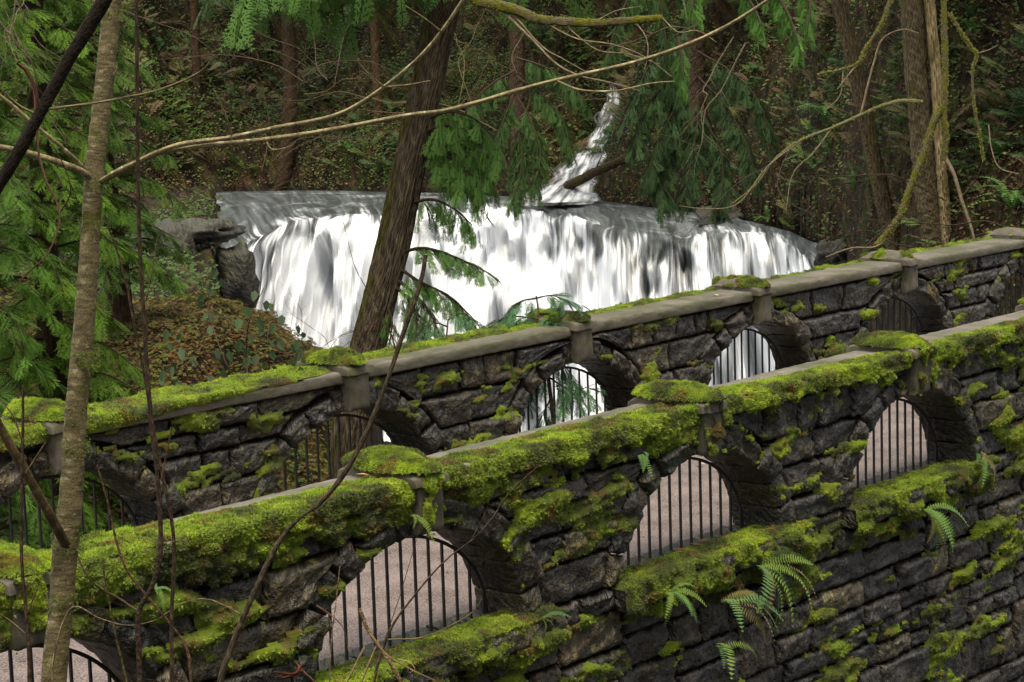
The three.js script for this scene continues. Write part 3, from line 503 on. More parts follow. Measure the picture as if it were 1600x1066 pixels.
// one bough: a limb along points, side twigs off it and sprays off those
function bough(foliage, pts, { n = 20, len = 0.4, hang = 0.4, tint, sprays = cedarSprays, spread = 1, start = 0.15, r = R }) {
  const cv = new THREE.CatmullRomCurve3(pts, false, 'centripetal'), m = Math.max(1, Math.round(n / 3));
  for (let i = 0; i < m; i++) {
    const t = Math.min(1, start + (1 - start) * (i + r()) / m), p = cv.getPoint(t), tn = cv.getTangent(t), sg = i % 2 ? 1 : -1;
    const side = V(-tn.z, 0, tn.x).normalize().multiplyScalar(sg * spread * rr(0.3, 1.2, r));
    const dir = tn.clone().multiplyScalar(rr(0.4, 1.1, r)).add(side).add(V(rr(-0.3, 0.3, r), -hang * rr(0.1, 1.2, r), rr(-0.3, 0.3, r))).normalize();
    const reach = len * rr(0.5, 1.5, r) * (1 - 0.4 * t), shadeT = rr(0.7, 1.25, r);
    for (let k = 0; k < 3; k++) {
      const f = k / 3, q = p.clone().addScaledVector(dir, reach * f).add(V(0, -hang * reach * f * f * 0.7, 0));
      const d2 = dir.clone().add(V(rr(-0.5, 0.5, r), -hang * (0.25 + f) * rr(0.5, 1.3, r), rr(-0.5, 0.5, r))).normalize();
      const nrm = V(rr(-0.55, 0.55, r), 1, rr(-0.55, 0.55, r)).addScaledVector(dir, hang * 0.5), s = len * rr(0.55, 1.2, r) * (1 - 0.3 * t);
      foliage.push([basis(q, d2, nrm, V(s, s * rr(0.75, 1.15, r), s)), tint.clone().multiplyScalar(shadeT * rr(0.7, 1.3, r)), Math.floor(r() * sprays.length)]);
    }
  }
}
function addFoliage(t, foliage, sprays, mat = greenMat) { sprays.forEach((g, i) => instances(t, 'foliage', g, mat, foliage.filter((f) => f[2] === i))); }
const limb = (t, name, pts, r0, r1, c, mat = twigM, seg = 24, rad = 6, bump = 0.08, of = null) => { const g = tube(pts, pts.map((_, i) => lerp(r0, r1, i / (pts.length - 1))), seg, rad, bump, () => c.clone()); return of ? piece(t, of, name, g, mat) : part(t, name, g, mat); };
const pxs = (list, d) => list.map((q) => at(q[0], q[1], q[2] ?? d));

// ---------------------------------------------------------------- the leaning cedar before the falls
{
  const line = [[712, -60], [690, 30], [668, 130], [642, 250], [615, 380], [585, 500], [566, 580], [548, 680]], P = pxs(line, 24), base = P[P.length - 1].clone();
  const [a, d] = toPolar(base); const foot = base.clone(); foot.y = Math.min(base.y, groundY(a, d)) - 0.15; P.push(foot);
  const t = thing('cedar_tree', 'leaning cedar with furrowed bark standing before the broad waterfall', 'tree', foot.clone());
  const up = [at(735, -160, 24), at(800, -420, 24.5), at(830, -900, 25)];
  const pts = [...up.reverse(), ...P], radii = [0.08, 0.12, 0.15, 0.158, 0.163, 0.166, 0.17, 0.175, 0.185, 0.195, 0.205, 0.22, 0.26];
  const cv = new THREE.CatmullRomCurve3(pts, false, 'centripetal'), seg = 420, rad = 110, fr = cv.computeFrenetFrames(seg, false), n = pts.length - 1;
  const leftDir = RT.clone().multiplyScalar(-1);
  const g = grid(rad, seg, (u, v) => {
    const k = Math.round(v * seg), c = cv.getPoint(v), th = (u % 1) * 6.2832, cx = Math.cos(th), sy = Math.sin(th), kk = Math.min(n - 1e-6, v * n), i = Math.floor(kk), r0 = lerp(radii[i], radii[i + 1], kk - i), s = v * cv.getLength();
    const rid = 1 - Math.abs(n3(cx * 4.6, sy * 4.6, s * 0.55)) * 1.6, rid2 = 1 - Math.abs(n3(cx * 10, sy * 10, s * 1.1 + 7)) * 1.6;
    const w = 1 + 0.075 * rid + 0.04 * rid2 + 0.07 * n3(cx, sy, s * 0.4);
    const o = c.addScaledVector(fr.normals[k], cx * r0 * w).addScaledVector(fr.binormals[k], sy * r0 * w); o.u = u * 1.6; o.v = s; return o;
  }, (u, v, q) => { const c = cv.getPoint(v), out = q.clone().sub(c).normalize(), l = out.dot(leftDir), m = sst(l + 0.9 * fbm(q.x * 5, q.y * 1.6, q.z * 5, 4), 0.55, 0.95), k = 0.9 + 0.5 * fbm(q.x * 9, q.y * 0.8, q.z * 9, 3); return C(k, k, k).lerp(C(0.62, 0.72, 0.08), m * 0.75); });
  part(t, 'trunk', g, cedarBark);
  const F = [], tint = C(0.06, 0.125, 0.024);
  const bs = [
    [[[655, 215], [690, 196], [730, 205], [765, 250]], 44, 0.46, 1.5], [[[660, 190], [700, 175], [742, 186], [778, 225]], 34, 0.42, 1.3], [[[648, 240], [690, 240], [725, 262], [755, 305]], 32, 0.42, 1.4],
    [[[640, 318], [675, 312], [712, 328], [738, 352]], 26, 0.34, 1.3], [[[622, 395], [664, 388], [712, 402], [758, 424]], 34, 0.34, 0.3], [[[618, 415], [655, 440], [700, 462], [738, 496]], 32, 0.36, 0.5], [[[612, 430], [650, 462], [672, 490], [690, 530]], 24, 0.32, 0.8], [[[608, 440], [640, 470], [650, 505], [648, 540]], 18, 0.3, 1],
    [[[600, 470], [612, 500], [608, 540]], 10, 0.28, 1.2], [[[660, 0], [600, -40], [530, -40], [490, -5]], 20, 0.45, 1.1],
  ];
  for (const [l, c, len, hang] of bs) { const q = l.map(([x, y], i) => at(x, y, 23.95 - 0.18 * i)); limb(t, 'branch', q, 0.022, 0.006, darkTwig); bough(F, q, { n: c * 3, len: len * 0.72, hang, tint }); }
  for (let i = 0; i < 46; i++) { const az = R() * 6.283, y = rr(0.03, 0.3), c = cv.getPoint(y * 0.8), L = rr(1.6, 3.2), q = [c, c.clone().add(V(Math.cos(az) * L * 0.5, 0.15, Math.sin(az) * L * 0.5)), c.clone().add(V(Math.cos(az) * L, -0.4, Math.sin(az) * L))]; if (q.some((p) => inFrame(p, 40))) continue; limb(t, 'branch', q, 0.03, 0.006, darkTwig); bough(F, q, { n: 26, len: 0.8, hang: 0.9, tint }); }
  addFoliage(t, F, cedarSprays);
}
// cedar saplings behind the far parapet
function sapling(name, label, line, d, brs, tint, len) {
  const P = pxs(line, d), foot = P[0].clone(), [a, dd] = toPolar(foot); foot.y = Math.min(foot.y, groundY(a, dd)); const t = thing(name, label, 'sapling', foot.clone(), 'cedar saplings by the far parapet');
  limb(t, 'stem', [foot, ...P], 0.03, 0.008, tan); const F = [];
  for (const [l, c, h] of brs) { const q = l.map(([x, y], i) => at(x, y, d - 0.1 * i)); limb(t, 'branch', q, 0.01, 0.003, darkTwig); bough(F, q, { n: c * 2, len: len * 0.75, hang: h, tint }); }
  addFoliage(t, F, cedarSprays);
}
sapling('cedar_sapling', 'small cedar sapling whose top rises above the far parapet beside a mossy cap', [[868, 700], [858, 600], [846, 520], [838, 462]], 21, [[[[838, 466], [862, 462], [892, 472]], 14, 0.2], [[[838, 466], [812, 472], [790, 492]], 14, 0.4], [[[843, 490], [870, 492], [885, 505]], 10, 0.4], [[[845, 500], [800, 495], [752, 512]], 18, 0.3], [[[850, 540], [880, 570], [905, 600]], 18, 0.9], [[[852, 560], [830, 590], [822, 640]], 18, 0.8], [[[858, 590], [895, 610], [930, 600]], 16, 0.7], [[[862, 620], [850, 650], [870, 680]], 16, 0.7]], C(0.05, 0.115, 0.045), 0.3);
sapling('cedar_sapling', 'low cedar sapling in front of the falls at the foot of the leaning cedar', [[690, 640], [694, 570], [700, 500]], 21.5, [[[[700, 500], [722, 490], [746, 505]], 14, 0.4], [[[698, 510], [678, 505], [660, 520]], 12, 0.5], [[[698, 525], [720, 525], [735, 540]], 10, 0.5]], C(0.045, 0.1, 0.04), 0.28);

// ---------------------------------------------------------------- hemlocks on the left bank
function hemlock(label, px, d, top, n, len, seed, tint) {
  const r = rng(seed), foot = at(px, 700, d), [a, dd] = toPolar(foot); foot.y = groundY(a, dd) - 0.1;
  const t = thing('hemlock_tree', label, 'tree', foot.clone(), 'hemlocks on the left bank'), H = top - foot.y;
  const pts = [0, 0.2, 0.45, 0.7, 1].map((k) => foot.clone().add(V(0.25 * Math.sin(k * 3 + seed), H * k, 0.2 * Math.cos(k * 4))));
  part(t, 'trunk', tube(pts, [0.17, 0.15, 0.12, 0.08, 0.02], 60, 14, 0.06, () => C(0.45, 0.4, 0.34)), barkM);
  const cv = new THREE.CatmullRomCurve3(pts), F = [];
  for (let i = 0; i < n; i++) {
    const k = 0.12 + 0.86 * (i + r()) / n, c = cv.getPoint(k), az = i * 2.399 + r(), L = len * (1.15 - 0.75 * k) * rr(0.7, 1.15, r);
    const q = [c, c.clone().add(V(Math.cos(az) * L * 0.5, L * 0.06, Math.sin(az) * L * 0.5)), c.clone().add(V(Math.cos(az) * L, -L * rr(0.12, 0.32, r), Math.sin(az) * L))];
    limb(t, 'branch', q, 0.018, 0.004, C(0.06, 0.045, 0.035), twigM, 10, 5);
    bough(F, q, { n: Math.round(44 * L), len: 0.27, hang: 0.3, tint, sprays: hemSprays, spread: 0.9, start: 0.1, r });
  }
  addFoliage(t, F, hemSprays);
}
hemlock('hemlock with layered bright green sprays behind the slender foreground alder', 95, 23, 9.5, 130, 1.12, 5, C(0.075, 0.145, 0.012));
hemlock('dim hemlock filling the gap between alder and mossy boulder', 160, 26, 9, 90, 0.9, 8, C(0.05, 0.1, 0.013));
hemlock('dark hemlock at the left edge of the picture', -60, 21, 8.5, 110, 1.5, 6, C(0.06, 0.125, 0.014));

// ---------------------------------------------------------------- tall conifers and trunks on the far bank
function farTree(name, label, line, d, r0, r1, { H = 22, crown = 7, boughs = 34, len = 3.2, tint = C(0.035, 0.075, 0.022), bark = C(0.8, 0.75, 0.68), mossSide = 0, seed = 1, sprayLen = 1.5, hang = 0.7, mat = barkM } = {}) {
  const r = rng(seed), fp = line[line.length - 1]; d = hit(fp[0], fp[1], 29).sub(EYE).dot(FW) + 0.1; const P = pxs(line, d), foot = P[P.length - 1].clone(), [a, dd] = toPolar(foot); foot.y = Math.min(foot.y, groundY(a, dd) - 0.1);
  const t = thing(name, label, 'tree', foot.clone(), 'trees on the wooded slope');
  const up = P[0].clone().sub(P[Math.min(2, P.length - 1)]).normalize(); const tip = P[0].clone().addScaledVector(up.lerp(V(0, 1, 0), 0.6).normalize(), H);
  const mid = P[0].clone().lerp(tip, 0.45), pts = [foot, ...P.slice().reverse(), mid, tip], n = pts.length;
  part(t, 'trunk', tube(pts, pts.map((_, i) => (i === n - 1 ? 0.02 : i === n - 2 ? r1 * 0.6 : lerp(r0, r1, i / (n - 3)))), 150, 20, 0.13, (u, v, q) => { const m = mossSide * sst(fbm(q.x * 3, q.y * 1.2, q.z * 3, 4), 0.0, 0.35), k = 0.85 + 0.5 * fbm(q.x * 7, q.y * 1.2, q.z * 7, 3); return bark.clone().multiplyScalar(k).lerp(C(0.75, 0.85, 0.25), m); }), mat);
  const F = [];
  for (let i = 0; i < boughs; i++) {
    const k = (i + r()) / boughs, c = P[0].clone().lerp(tip, k), az = i * 2.399 + r(), L = len * (1.05 - 0.8 * k) * rr(0.7, 1.15, r); c.y += 0;
    if (c.y < foot.y + crown) continue;
    const q = [c, c.clone().add(V(Math.cos(az) * L * 0.5, L * 0.04, Math.sin(az) * L * 0.5)), c.clone().add(V(Math.cos(az) * L, -L * 0.3, Math.sin(az) * L))];
    limb(t, 'branch', q, 0.05, 0.01, C(0.06, 0.045, 0.035), twigM, 8, 5);
    bough(F, q, { n: Math.round(8 * L), len: sprayLen, hang, tint, spread: 0.9, r });
  }
  addFoliage(t, F, cedarSprays);
  return t;
}
farTree('fir_tree', 'brown furrowed trunk leaning, left one of the pair on the right bank', [[1306, -30], [1338, 110], [1362, 230], [1384, 330], [1402, 400]], 41, 0.155, 0.135, { seed: 41, mossSide: 0.5, bark: C(0.9, 0.92, 0.72), H: 18, crown: 8 });
farTree('fir_tree', 'thick grey brown trunk, right one of the pair on the right bank', [[1424, -30], [1432, 110], [1442, 230], [1452, 330], [1461, 392]], 39.5, 0.2, 0.19, { seed: 42, mossSide: 0.55, bark: C(1.05, 1.12, 0.9), H: 18, crown: 8 });
farTree('maple_tree', 'slim pale grey trunk close beside the thick trunk on the right bank', [[1450, -30], [1462, 110], [1470, 250], [1476, 330], [1479, 388]], 38, 0.1, 0.09, { seed: 43, mossSide: 0.6, bark: C(3.0, 3.1, 2.3), H: 9, boughs: 0 });
farTree('fir_tree', 'dark trunk rising from the leaf covered bank behind the pool', [[446, -20], [452, 90], [452, 190], [440, 290], [436, 300]], 66, 0.3, 0.2, { seed: 44, bark: C(0.55, 0.5, 0.4), crown: 7.5 });
farTree('fir_tree', 'slim trunk near the top of the slope left of the leaning cedar', [[582, -20], [586, 60], [590, 150], [592, 205]], 68, 0.16, 0.13, { seed: 45, bark: C(0.8, 0.7, 0.5), crown: 7.5 });
farTree('fir_tree', 'thin trunk high on the slope above the pool, farthest left', [[302, -20], [305, 40], [307, 110], [309, 150]], 70, 0.17, 0.13, { seed: 46, bark: C(0.6, 0.52, 0.4), crown: 7.5 });
farTree('cedar_tree', 'dark cedar with drooping boughs to the right of the narrow cascade', [[1085, -30], [1086, 60], [1088, 160], [1090, 316]], 50, 0.3, 0.24, { seed: 47, crown: 6.4, boughs: 44 });
farTree('cedar_tree', 'cedar high on the slope left of the narrow cascade', [[806, -30], [808, 60], [808, 150], [810, 240]], 62, 0.24, 0.2, { seed: 48, crown: 6.6, boughs: 44 });
farTree('fir_tree', 'trunk at the right edge of the wooded slope', [[1640, -30], [1646, 110], [1652, 230], [1660, 330]], 44, 0.3, 0.26, { seed: 49, crown: 7 });
// drooping boughs of those cedars that reach into view
function hangingBoughs(label, d, list, tint, len, seed) {
  const r = rng(seed), q0 = at(list[0][0][0][0], list[0][0][0][1], d), t = thing('cedar_bough', label, 'bough', q0, 'drooping cedar boughs over the river'), F = [];
  for (const [l, c, h] of list) { const q = l.map(([x, y], i) => at(x, y, d - 0.35 * i)); limb(t, 'branch', q, 0.03, 0.008, C(0.06, 0.045, 0.035), twigM, 14, 5); bough(F, q, { n: Math.round(c * 4), len: len * 0.5, hang: h, tint, r }); }
  addFoliage(t, F, cedarSprays);
}
hangingBoughs('dark cedar boughs drooping over the river right of the narrow cascade', 47.5, [[[[1088, 40], [1050, 60], [1010, 110], [985, 175]], 50, 1.0], [[[1088, 90], [1050, 120], [1010, 170], [990, 230]], 60, 1.0], [[[1088, 120], [1060, 160], [1030, 220], [1010, 280]], 60, 1.0], [[[1090, 140], [1090, 190], [1080, 250], [1070, 310]], 60, 1.0], [[[1090, 120], [1130, 160], [1160, 210], [1180, 270]], 60, 1.0], [[[1090, 80], [1140, 110], [1180, 150], [1205, 210]], 50, 1.0], [[[1090, 180], [1120, 220], [1130, 270], [1125, 315]], 50, 1.0], [[[1090, 190], [1040, 240], [1030, 280], [1040, 310]], 46, 1.0]], C(0.034, 0.068, 0.022), 0.85, 61);
hangingBoughs('green cedar boughs hanging over the pool between leaning cedar and narrow cascade', 52, [[[[806, 110], [770, 130], [730, 170], [705, 220]], 46, 1.0], [[[806, 140], [790, 180], [770, 230], [750, 285]], 50, 1.1], [[[808, 150], [830, 190], [845, 240], [835, 290]], 50, 1.1], [[[808, 120], [850, 150], [880, 190], [890, 235]], 40, 1.0], [[[808, 170], [815, 230], [812, 280], [800, 315]], 46, 1.1], [[[806, 90], [840, 100], [880, 120], [915, 160]], 40, 1.0]], C(0.042, 0.085, 0.02), 0.8, 62);
hangingBoughs('bright cedar tips hanging into the top of the view, right of the middle', 27, [[[[1090, -40], [1085, -10], [1080, 20]], 16, 1.6], [[[1150, -60], [1160, -20], [1180, 15], [1190, 40]], 26, 1.8], [[[1190, -50], [1215, -10], [1235, 30], [1250, 75]], 34, 1.8], [[[1240, -40], [1265, 0], [1262, 45]], 20, 1.8], [[[1060, 60], [1066, 90], [1068, 125]], 14, 1.8]], C(0.075, 0.17, 0.03), 0.4, 63);
hangingBoughs('dark cedar bough against the top of the view, left of the narrow cascade', 44, [[[[1010, -60], [985, -10], [960, 50], [950, 95]], 36, 1.2], [[[1010, -60], [1030, 0], [1040, 60], [1035, 110]], 36, 1.2]], C(0.045, 0.09, 0.022), 0.7, 64);

// conifers standing on the viewer's side of the bridge; they shade the wall from the low sky
function shoreTree(label, x, z, H, seed, low = 2.5) {
  const r = rng(seed), foot = V(x, 0, z), [a, d] = toPolar(foot); foot.y = Math.abs(a) < 0.42 && d > 1.5 ? groundY(a, d) : 1.2;
  const t = thing('fir_tree', label, 'tree', foot, 'tall firs around the viewpoint'), tip = foot.clone().add(V(0, H, 0)), F = [];
  part(t, 'trunk', tube([foot.clone(), foot.clone().lerp(tip, 0.4), tip], [0.32, 0.24, 0.03], 40, 12, 0.08, () => C(0.8, 0.7, 0.6)), barkM);
  for (let i = 0; i < 64; i++) { const k = (i + r()) / 64, c = foot.clone().lerp(tip, lerp(low / H, 0.98, k)), az = i * 2.399 + r(), L = 3.6 * (1.1 - 0.85 * k) * rr(0.75, 1.15, r), q = [c, c.clone().add(V(Math.cos(az) * L * 0.5, 0.1, Math.sin(az) * L * 0.5)), c.clone().add(V(Math.cos(az) * L, -L * 0.3, Math.sin(az) * L))]; limb(t, 'branch', q, 0.05, 0.01, C(0.06, 0.045, 0.035), twigM, 8, 5); bough(F, q, { n: Math.round(9 * L), len: 1.5, hang: 0.7, tint: C(0.04, 0.085, 0.025), spread: 0.9, r }); }
  addFoliage(t, F, cedarSprays);
}
shoreTree('tall fir behind the viewpoint, to its right', 6, 18, 21, 911);
shoreTree('tall fir on the near bank beyond the right edge of the view', 15, 13, 20, 912);
shoreTree('tall fir standing right behind the viewpoint', -5, 19, 22, 913);
shoreTree('fir on the near bank left of the viewpoint', -9, 8, 21, 914);
shoreTree('farthest fir on the near bank beyond the right edge of the view', 24, 10, 20, 915);
shoreTree('fir across the bridge approach on the left bank', -4, -8, 20, 916);
shoreTree('fir behind the viewpoint between two taller firs', 1, 23, 22, 917, 1.5);
shoreTree('fir behind the viewpoint, second to its right', 11, 19, 21, 918, 1.5);
shoreTree('fir on the near bank opposite the middle of the bridge', 20, 15, 21, 919, 1.5);
shoreTree('last fir along the near bank, downstream of the bridge', 31, 10, 20, 920, 1.5);
shoreTree('fir behind the viewpoint, to its left', -13, 15, 22, 921, 1.5);

// ---------------------------------------------------------------- slope cover: litter, undergrowth, ferns
const leafQuad = tris([0, 0, 0, 0.5, -0.28, 0.06, 1, 0, 0, 0, 0, 0, 1, 0, 0, 0.5, 0.28, 0.06]);
const nrmAt = (a, d) => { const e = 0.25, p = polar(a, d, groundY(a, d)), q = polar(a, d + e, groundY(a, d + e)), s = polar(a + e / d, d, groundY(a + e / d, d)); return s.sub(p).cross(q.sub(p)).normalize(); };
{
  const r = rng(91), L = [], cols = [C(0.09, 0.05, 0.027), C(0.12, 0.07, 0.035), C(0.07, 0.038, 0.022), C(0.16, 0.105, 0.052), C(0.1, 0.042, 0.024)];
  for (let i = 0; i < 46000; i++) { const a = rr(-0.27, 0.28, r), S0 = shoreD(a), d = S0 + 0.15 + r() ** 1.3 * 11; const p = polar(a, d, groundY(a, d)), dens = fbm(p.x * 0.5 + 3, p.y * 0.5, p.z * 0.5, 3); if (dens < rr(-0.35, 0.15, r)) continue; const n = nrmAt(a, d); if (n.y < 0) n.negate(); p.addScaledVector(n, 0.03); L.push([basis(p, V(rr(-1, 1, r), rr(-1, 1, r), rr(-1, 1, r)), n.add(V(rr(-0.6, 0.6, r), rr(-0.3, 0.3, r), rr(-0.6, 0.6, r))), rr(0.05, 0.11, r)), cols[Math.floor(r() * cols.length)].clone().multiplyScalar(rr(0.6, 1.3, r))]); }
  const im = instances(scene, 'leaf_litter', leafQuad, leafy(C(1, 1, 1), 0.1), L); im.userData.label = 'brown fallen leaves covering the wooded slope';
  const M = [], mc = [C(0.13, 0.07, 0.022), C(0.085, 0.11, 0.018), C(0.1, 0.06, 0.022), C(0.1, 0.115, 0.02), C(0.15, 0.11, 0.04)];
  for (let i = 0; i < 80000; i++) { const a = rr(-0.26, -0.075, r), d = rr(21.5, 33, r), y = groundY(a, d); if (y < -3) continue; const n = nrmAt(a, d); if (n.y < 0) n.negate(); const p = polar(a, d, y + 0.02); const az = r() * 6.283; M.push([basis(p, V(Math.cos(az), rr(-0.3, 0.25, r), Math.sin(az)), n.add(V(rr(-0.4, 0.4, r), 0.3, rr(-0.4, 0.4, r))), rr(0.03, 0.085, r)), mc[Math.floor(r() ** 1.2 * 5)].clone().multiplyScalar(rr(0.6, 1.3, r)), Math.floor(r() * 3)]); }
  instances(scene, 'dead_bracken', cedarSprays[0], leafy(C(1, 1, 1), 0.1), M).userData.label = 'rust brown dead bracken and moss on the bank mound';
}
{
  const r = rng(92), L = [];
  const clump = (p0, rad, n, tint, size) => { for (let i = 0; i < n; i++) { const az = r() * 6.283, k = Math.sqrt(r()), p = p0.clone().addScaledVector(RH, Math.cos(az) * k * rad * 1.4).addScaledVector(FH, Math.sin(az) * k * rad); const [a, d] = toPolar(p); const gy = groundY(a, d); p.y = gy + (1 - k * k) * rad * 0.75 * r() + 0.04; L.push([basis(p, V(rr(-1, 1, r), rr(-0.6, 0.4, r), rr(-1, 1, r)), V(rr(-0.6, 0.6, r), 1, rr(-0.6, 0.6, r)).addScaledVector(FH, -0.5), size * rr(0.7, 1.4, r)), tint.clone().multiplyScalar(rr(0.7, 1.25, r))]); } };
  for (let i = 0; i < 420; i++) { const a = rr(-0.27, 0.28, r), S0 = shoreD(a), d = S0 + 0.4 + r() * 10; const p = polar(a, d, groundY(a, d)); const green = fbm(p.x * 0.35, p.y * 0.35, p.z * 0.35 + 5, 2); if (green < rr(-0.35, 0.1, r)) continue; clump(p, rr(0.5, 1.3, r), Math.round(rr(160, 460, r)), [C(0.042, 0.085, 0.02), C(0.075, 0.13, 0.022), C(0.1, 0.11, 0.035), C(0.038, 0.068, 0.026)][Math.floor(r() * 4)], rr(0.05, 0.11, r)); }
  for (let i = 0; i < 90; i++) { const a = rr(-0.27, pxA(335), r), d = rr(32, 60, r); clump(polar(a, d, 0), rr(0.5, 1.1, r), 130, C(0.045, 0.08, 0.018), rr(0.07, 0.12, r)); }
  for (let i = 0; i < 90; i++) { const a = rr(-0.3, -0.08, r), d = rr(19, 24, r); clump(polar(a, d, 0), rr(0.3, 0.7, r), 80, C(0.035, 0.075, 0.02), rr(0.06, 0.1, r)); }
  instances(scene, 'undergrowth', leafQuad, leafy(C(1, 1, 1), 0.25), L).userData.label = 'low green evergreen undergrowth on the slopes';
}
{
  const r = rng(95), L = [], cs = [C(0.05, 0.1, 0.02), C(0.085, 0.13, 0.028), C(0.12, 0.115, 0.04), C(0.13, 0.09, 0.045), C(0.04, 0.085, 0.025)];
  for (let i = 0; i < 1500; i++) { const a = rr(-0.27, 0.28, r), S0 = shoreD(a), d = S0 + 0.5 + r() * 10, p0 = polar(a, d, 0), g = fbm(p0.x * 0.3 + 8, 2, p0.z * 0.3, 3); if (g < rr(-0.3, 0.2, r)) continue; const c = cs[Math.floor(clamp(0.5 + g + rr(-0.4, 0.4, r), 0, 0.99) * 5)], n = 5 + Math.floor(r() * 9), sz = rr(0.25, 0.6, r); for (let k = 0; k < n; k++) { const az = r() * 6.283, p = polar(a + rr(-0.2, 0.2, r) / d, d + rr(-0.2, 0.2, r)); const [aa, dd] = toPolar(p); p.y = groundY(aa, dd); L.push([basis(p, V(Math.cos(az), rr(0.3, 1.4, r), Math.sin(az)), V(-Math.cos(az), 1, -Math.sin(az)).addScaledVector(FH, -0.4), sz * rr(0.6, 1.2, r)), c.clone().multiplyScalar(rr(0.7, 1.3, r)), Math.floor(r() * 3)]); } }
  instances(scene, 'brush', cedarSprays[2], leafy(C(1, 1, 1), 0.25), L).userData.label = 'tangled green and tan brush on the wooded slope';
}
// ferns
function frondGeo(seed, n, w, arch, droop) { const k = rng(seed), p = []; const c = (t) => [t, 0, arch * Math.sin(t * 2.2) * 0.5 - droop * t * t]; for (let i = 0; i < n; i++) { const t = (i + 0.6) / n, A = c(t), B = c(Math.min(1, t + 0.55 / n)), l = w * Math.sin(Math.PI * Math.min(1, 0.12 + t * 0.86)) ** 0.7 * (0.9 + 0.2 * k()); for (const s of [-1, 1]) { const tip = [t + 0.35 * l, s * l, A[2] - l * 0.25 * k()]; p.push(...A, ...(s > 0 ? [...B, ...tip] : [...tip, ...B])); const m = [lerp(A[0], tip[0], 0.5) - 0.35 / n, s * l * 0.45, A[2]]; p.push(...A, ...(s > 0 ? [...tip, ...m] : [...m, ...tip])); } const b2 = c(Math.min(1, (i + 1.6) / n)); p.push(A[0], -0.006, A[2], b2[0], 0, b2[2], A[0], 0.006, A[2]); } p.push(0, -0.008, 0, ...c(0.6 / n), 0, 0.008, 0); return tris(p); }
const fronds = [frondGeo(71, 20, 0.125, 0.5, 0.55), frondGeo(72, 18, 0.145, 0.4, 0.8), frondGeo(73, 22, 0.115, 0.6, 0.4)];
const fernMats = [leafy(C(0.11, 0.2, 0.045), 0.3), leafy(C(0.08, 0.16, 0.05), 0.3), leafy(C(0.14, 0.21, 0.04), 0.3), leafy(C(0.15, 0.13, 0.04), 0.3)];
const swordMats = [leafy(C(0.06, 0.15, 0.03), 0.25), leafy(C(0.08, 0.17, 0.035), 0.25)];
function fern(label, base, n, len, mats, dirs, group, seed) {
  const r = rng(seed), t = thing('fern', label, 'fern', base, group);
  for (let i = 0; i < n; i++) { const d = dirs(i, r), m = new THREE.Mesh(fronds[Math.floor(r() * 3)], mats[Math.floor(r() * mats.length)]); m.name = 'frond'; const s = len * rr(0.7, 1.15, r); m.applyMatrix4(basis(V(rr(-0.02, 0.02, r), 0, rr(-0.02, 0.02, r)), d[0], d[1], s)); shade(m); t.add(m); }
  return t;
}
const zAt = (px, py, z) => { const q = ray(px, py); return EYE.clone().addScaledVector(q, (z - EYE.z) / q.z); };
const hangDirs = (i, r) => [V(rr(-0.75, 0.85, r), rr(-0.9, 0.25, r), rr(0.25, 0.8, r)), V(rr(-0.5, 0.5, r), 0.7, rr(0.1, 0.8, r))];
const wallFerns = [
  [1185, 885, 13, 0.48, 'largest fern, its long fronds hanging from the ledge below the second-from-right near arch'], [1448, 795, 12, 0.42, 'fern tuft hanging below the ledge of the rightmost near arch'], [1530, 715, 6, 0.26, 'small fern on the wall at the right end of the rightmost ledge'],
  [1130, 940, 7, 0.42, 'fern hanging low on the near wall left of the largest fern'], [1046, 925, 6, 0.28, 'short fern under the left part of the second-from-right ledge'], [1122, 1010, 3, 0.36, 'single drooping fern near the bottom edge of the near wall'],
  [846, 965, 4, 0.17, 'tiny fern on the pier between the two middle near arches'], [1000, 712, 4, 0.22, 'small fern at the left shoulder of the second-from-right near arch'], [640, 805, 4, 0.18, 'small fern right above the second-from-left near arch'], [242, 918, 5, 0.15, 'small leafy fern in the moss beside the leftmost near arch'], [1172, 838, 3, 0.15, 'tiny fern standing on the ledge of the second-from-right near arch'],
];
wallFerns.forEach(([x, y, n, l, lab], i) => fern(lab, zAt(x, y, y > 850 || x > 1400 ? 0.17 : 0.09), n, l, fernMats, hangDirs, 'ferns rooted in the near wall', 200 + i));
const slopeFerns = [[545, 240, 0.7, 'sword fern on the bank just left of the leaning cedar'], [500, 190, 0.6, 'sword fern halfway up the slope behind the pool'], [330, 130, 0.6, 'sword fern high on the slope at far left'], [642, 248, 0.6, 'sword fern half hidden by the leaning cedar trunk'], [1290, 185, 0.7, 'sword fern left of the leaning brown trunk, upper one'], [1268, 262, 0.7, 'sword fern left of the leaning brown trunk, lower one'], [1200, 350, 0.5, 'sword fern at the water edge by the right end of the falls'], [1335, 300, 0.6, 'sword fern at the foot of the leaning brown trunk'], [1560, 250, 0.7, 'sword fern right of the slim pale trunk'], [1582, 335, 0.8, 'sword fern just above the far end of the farther parapet'], [1520, 60, 0.6, 'sword fern near the top right corner'], [1250, 110, 0.6, 'sword fern high on the right bank above the others'], [1408, 200, 0.5, 'sword fern between the two brown trunks'], [720, 90, 0.5, 'sword fern high on the slope right of the leaning cedar']];
slopeFerns.forEach(([x, y, l, lab], i) => fern(lab, hit(x, y, 28).add(V(0, 0.05, 0)), 13, l, swordMats, (k, r) => { const a = k / 13 * 6.283 + r(); return [V(Math.cos(a), rr(0.5, 1.1, r), Math.sin(a)), V(-Math.cos(a), 1.2, -Math.sin(a))]; }, 'sword ferns on the wooded slopes', 300 + i));

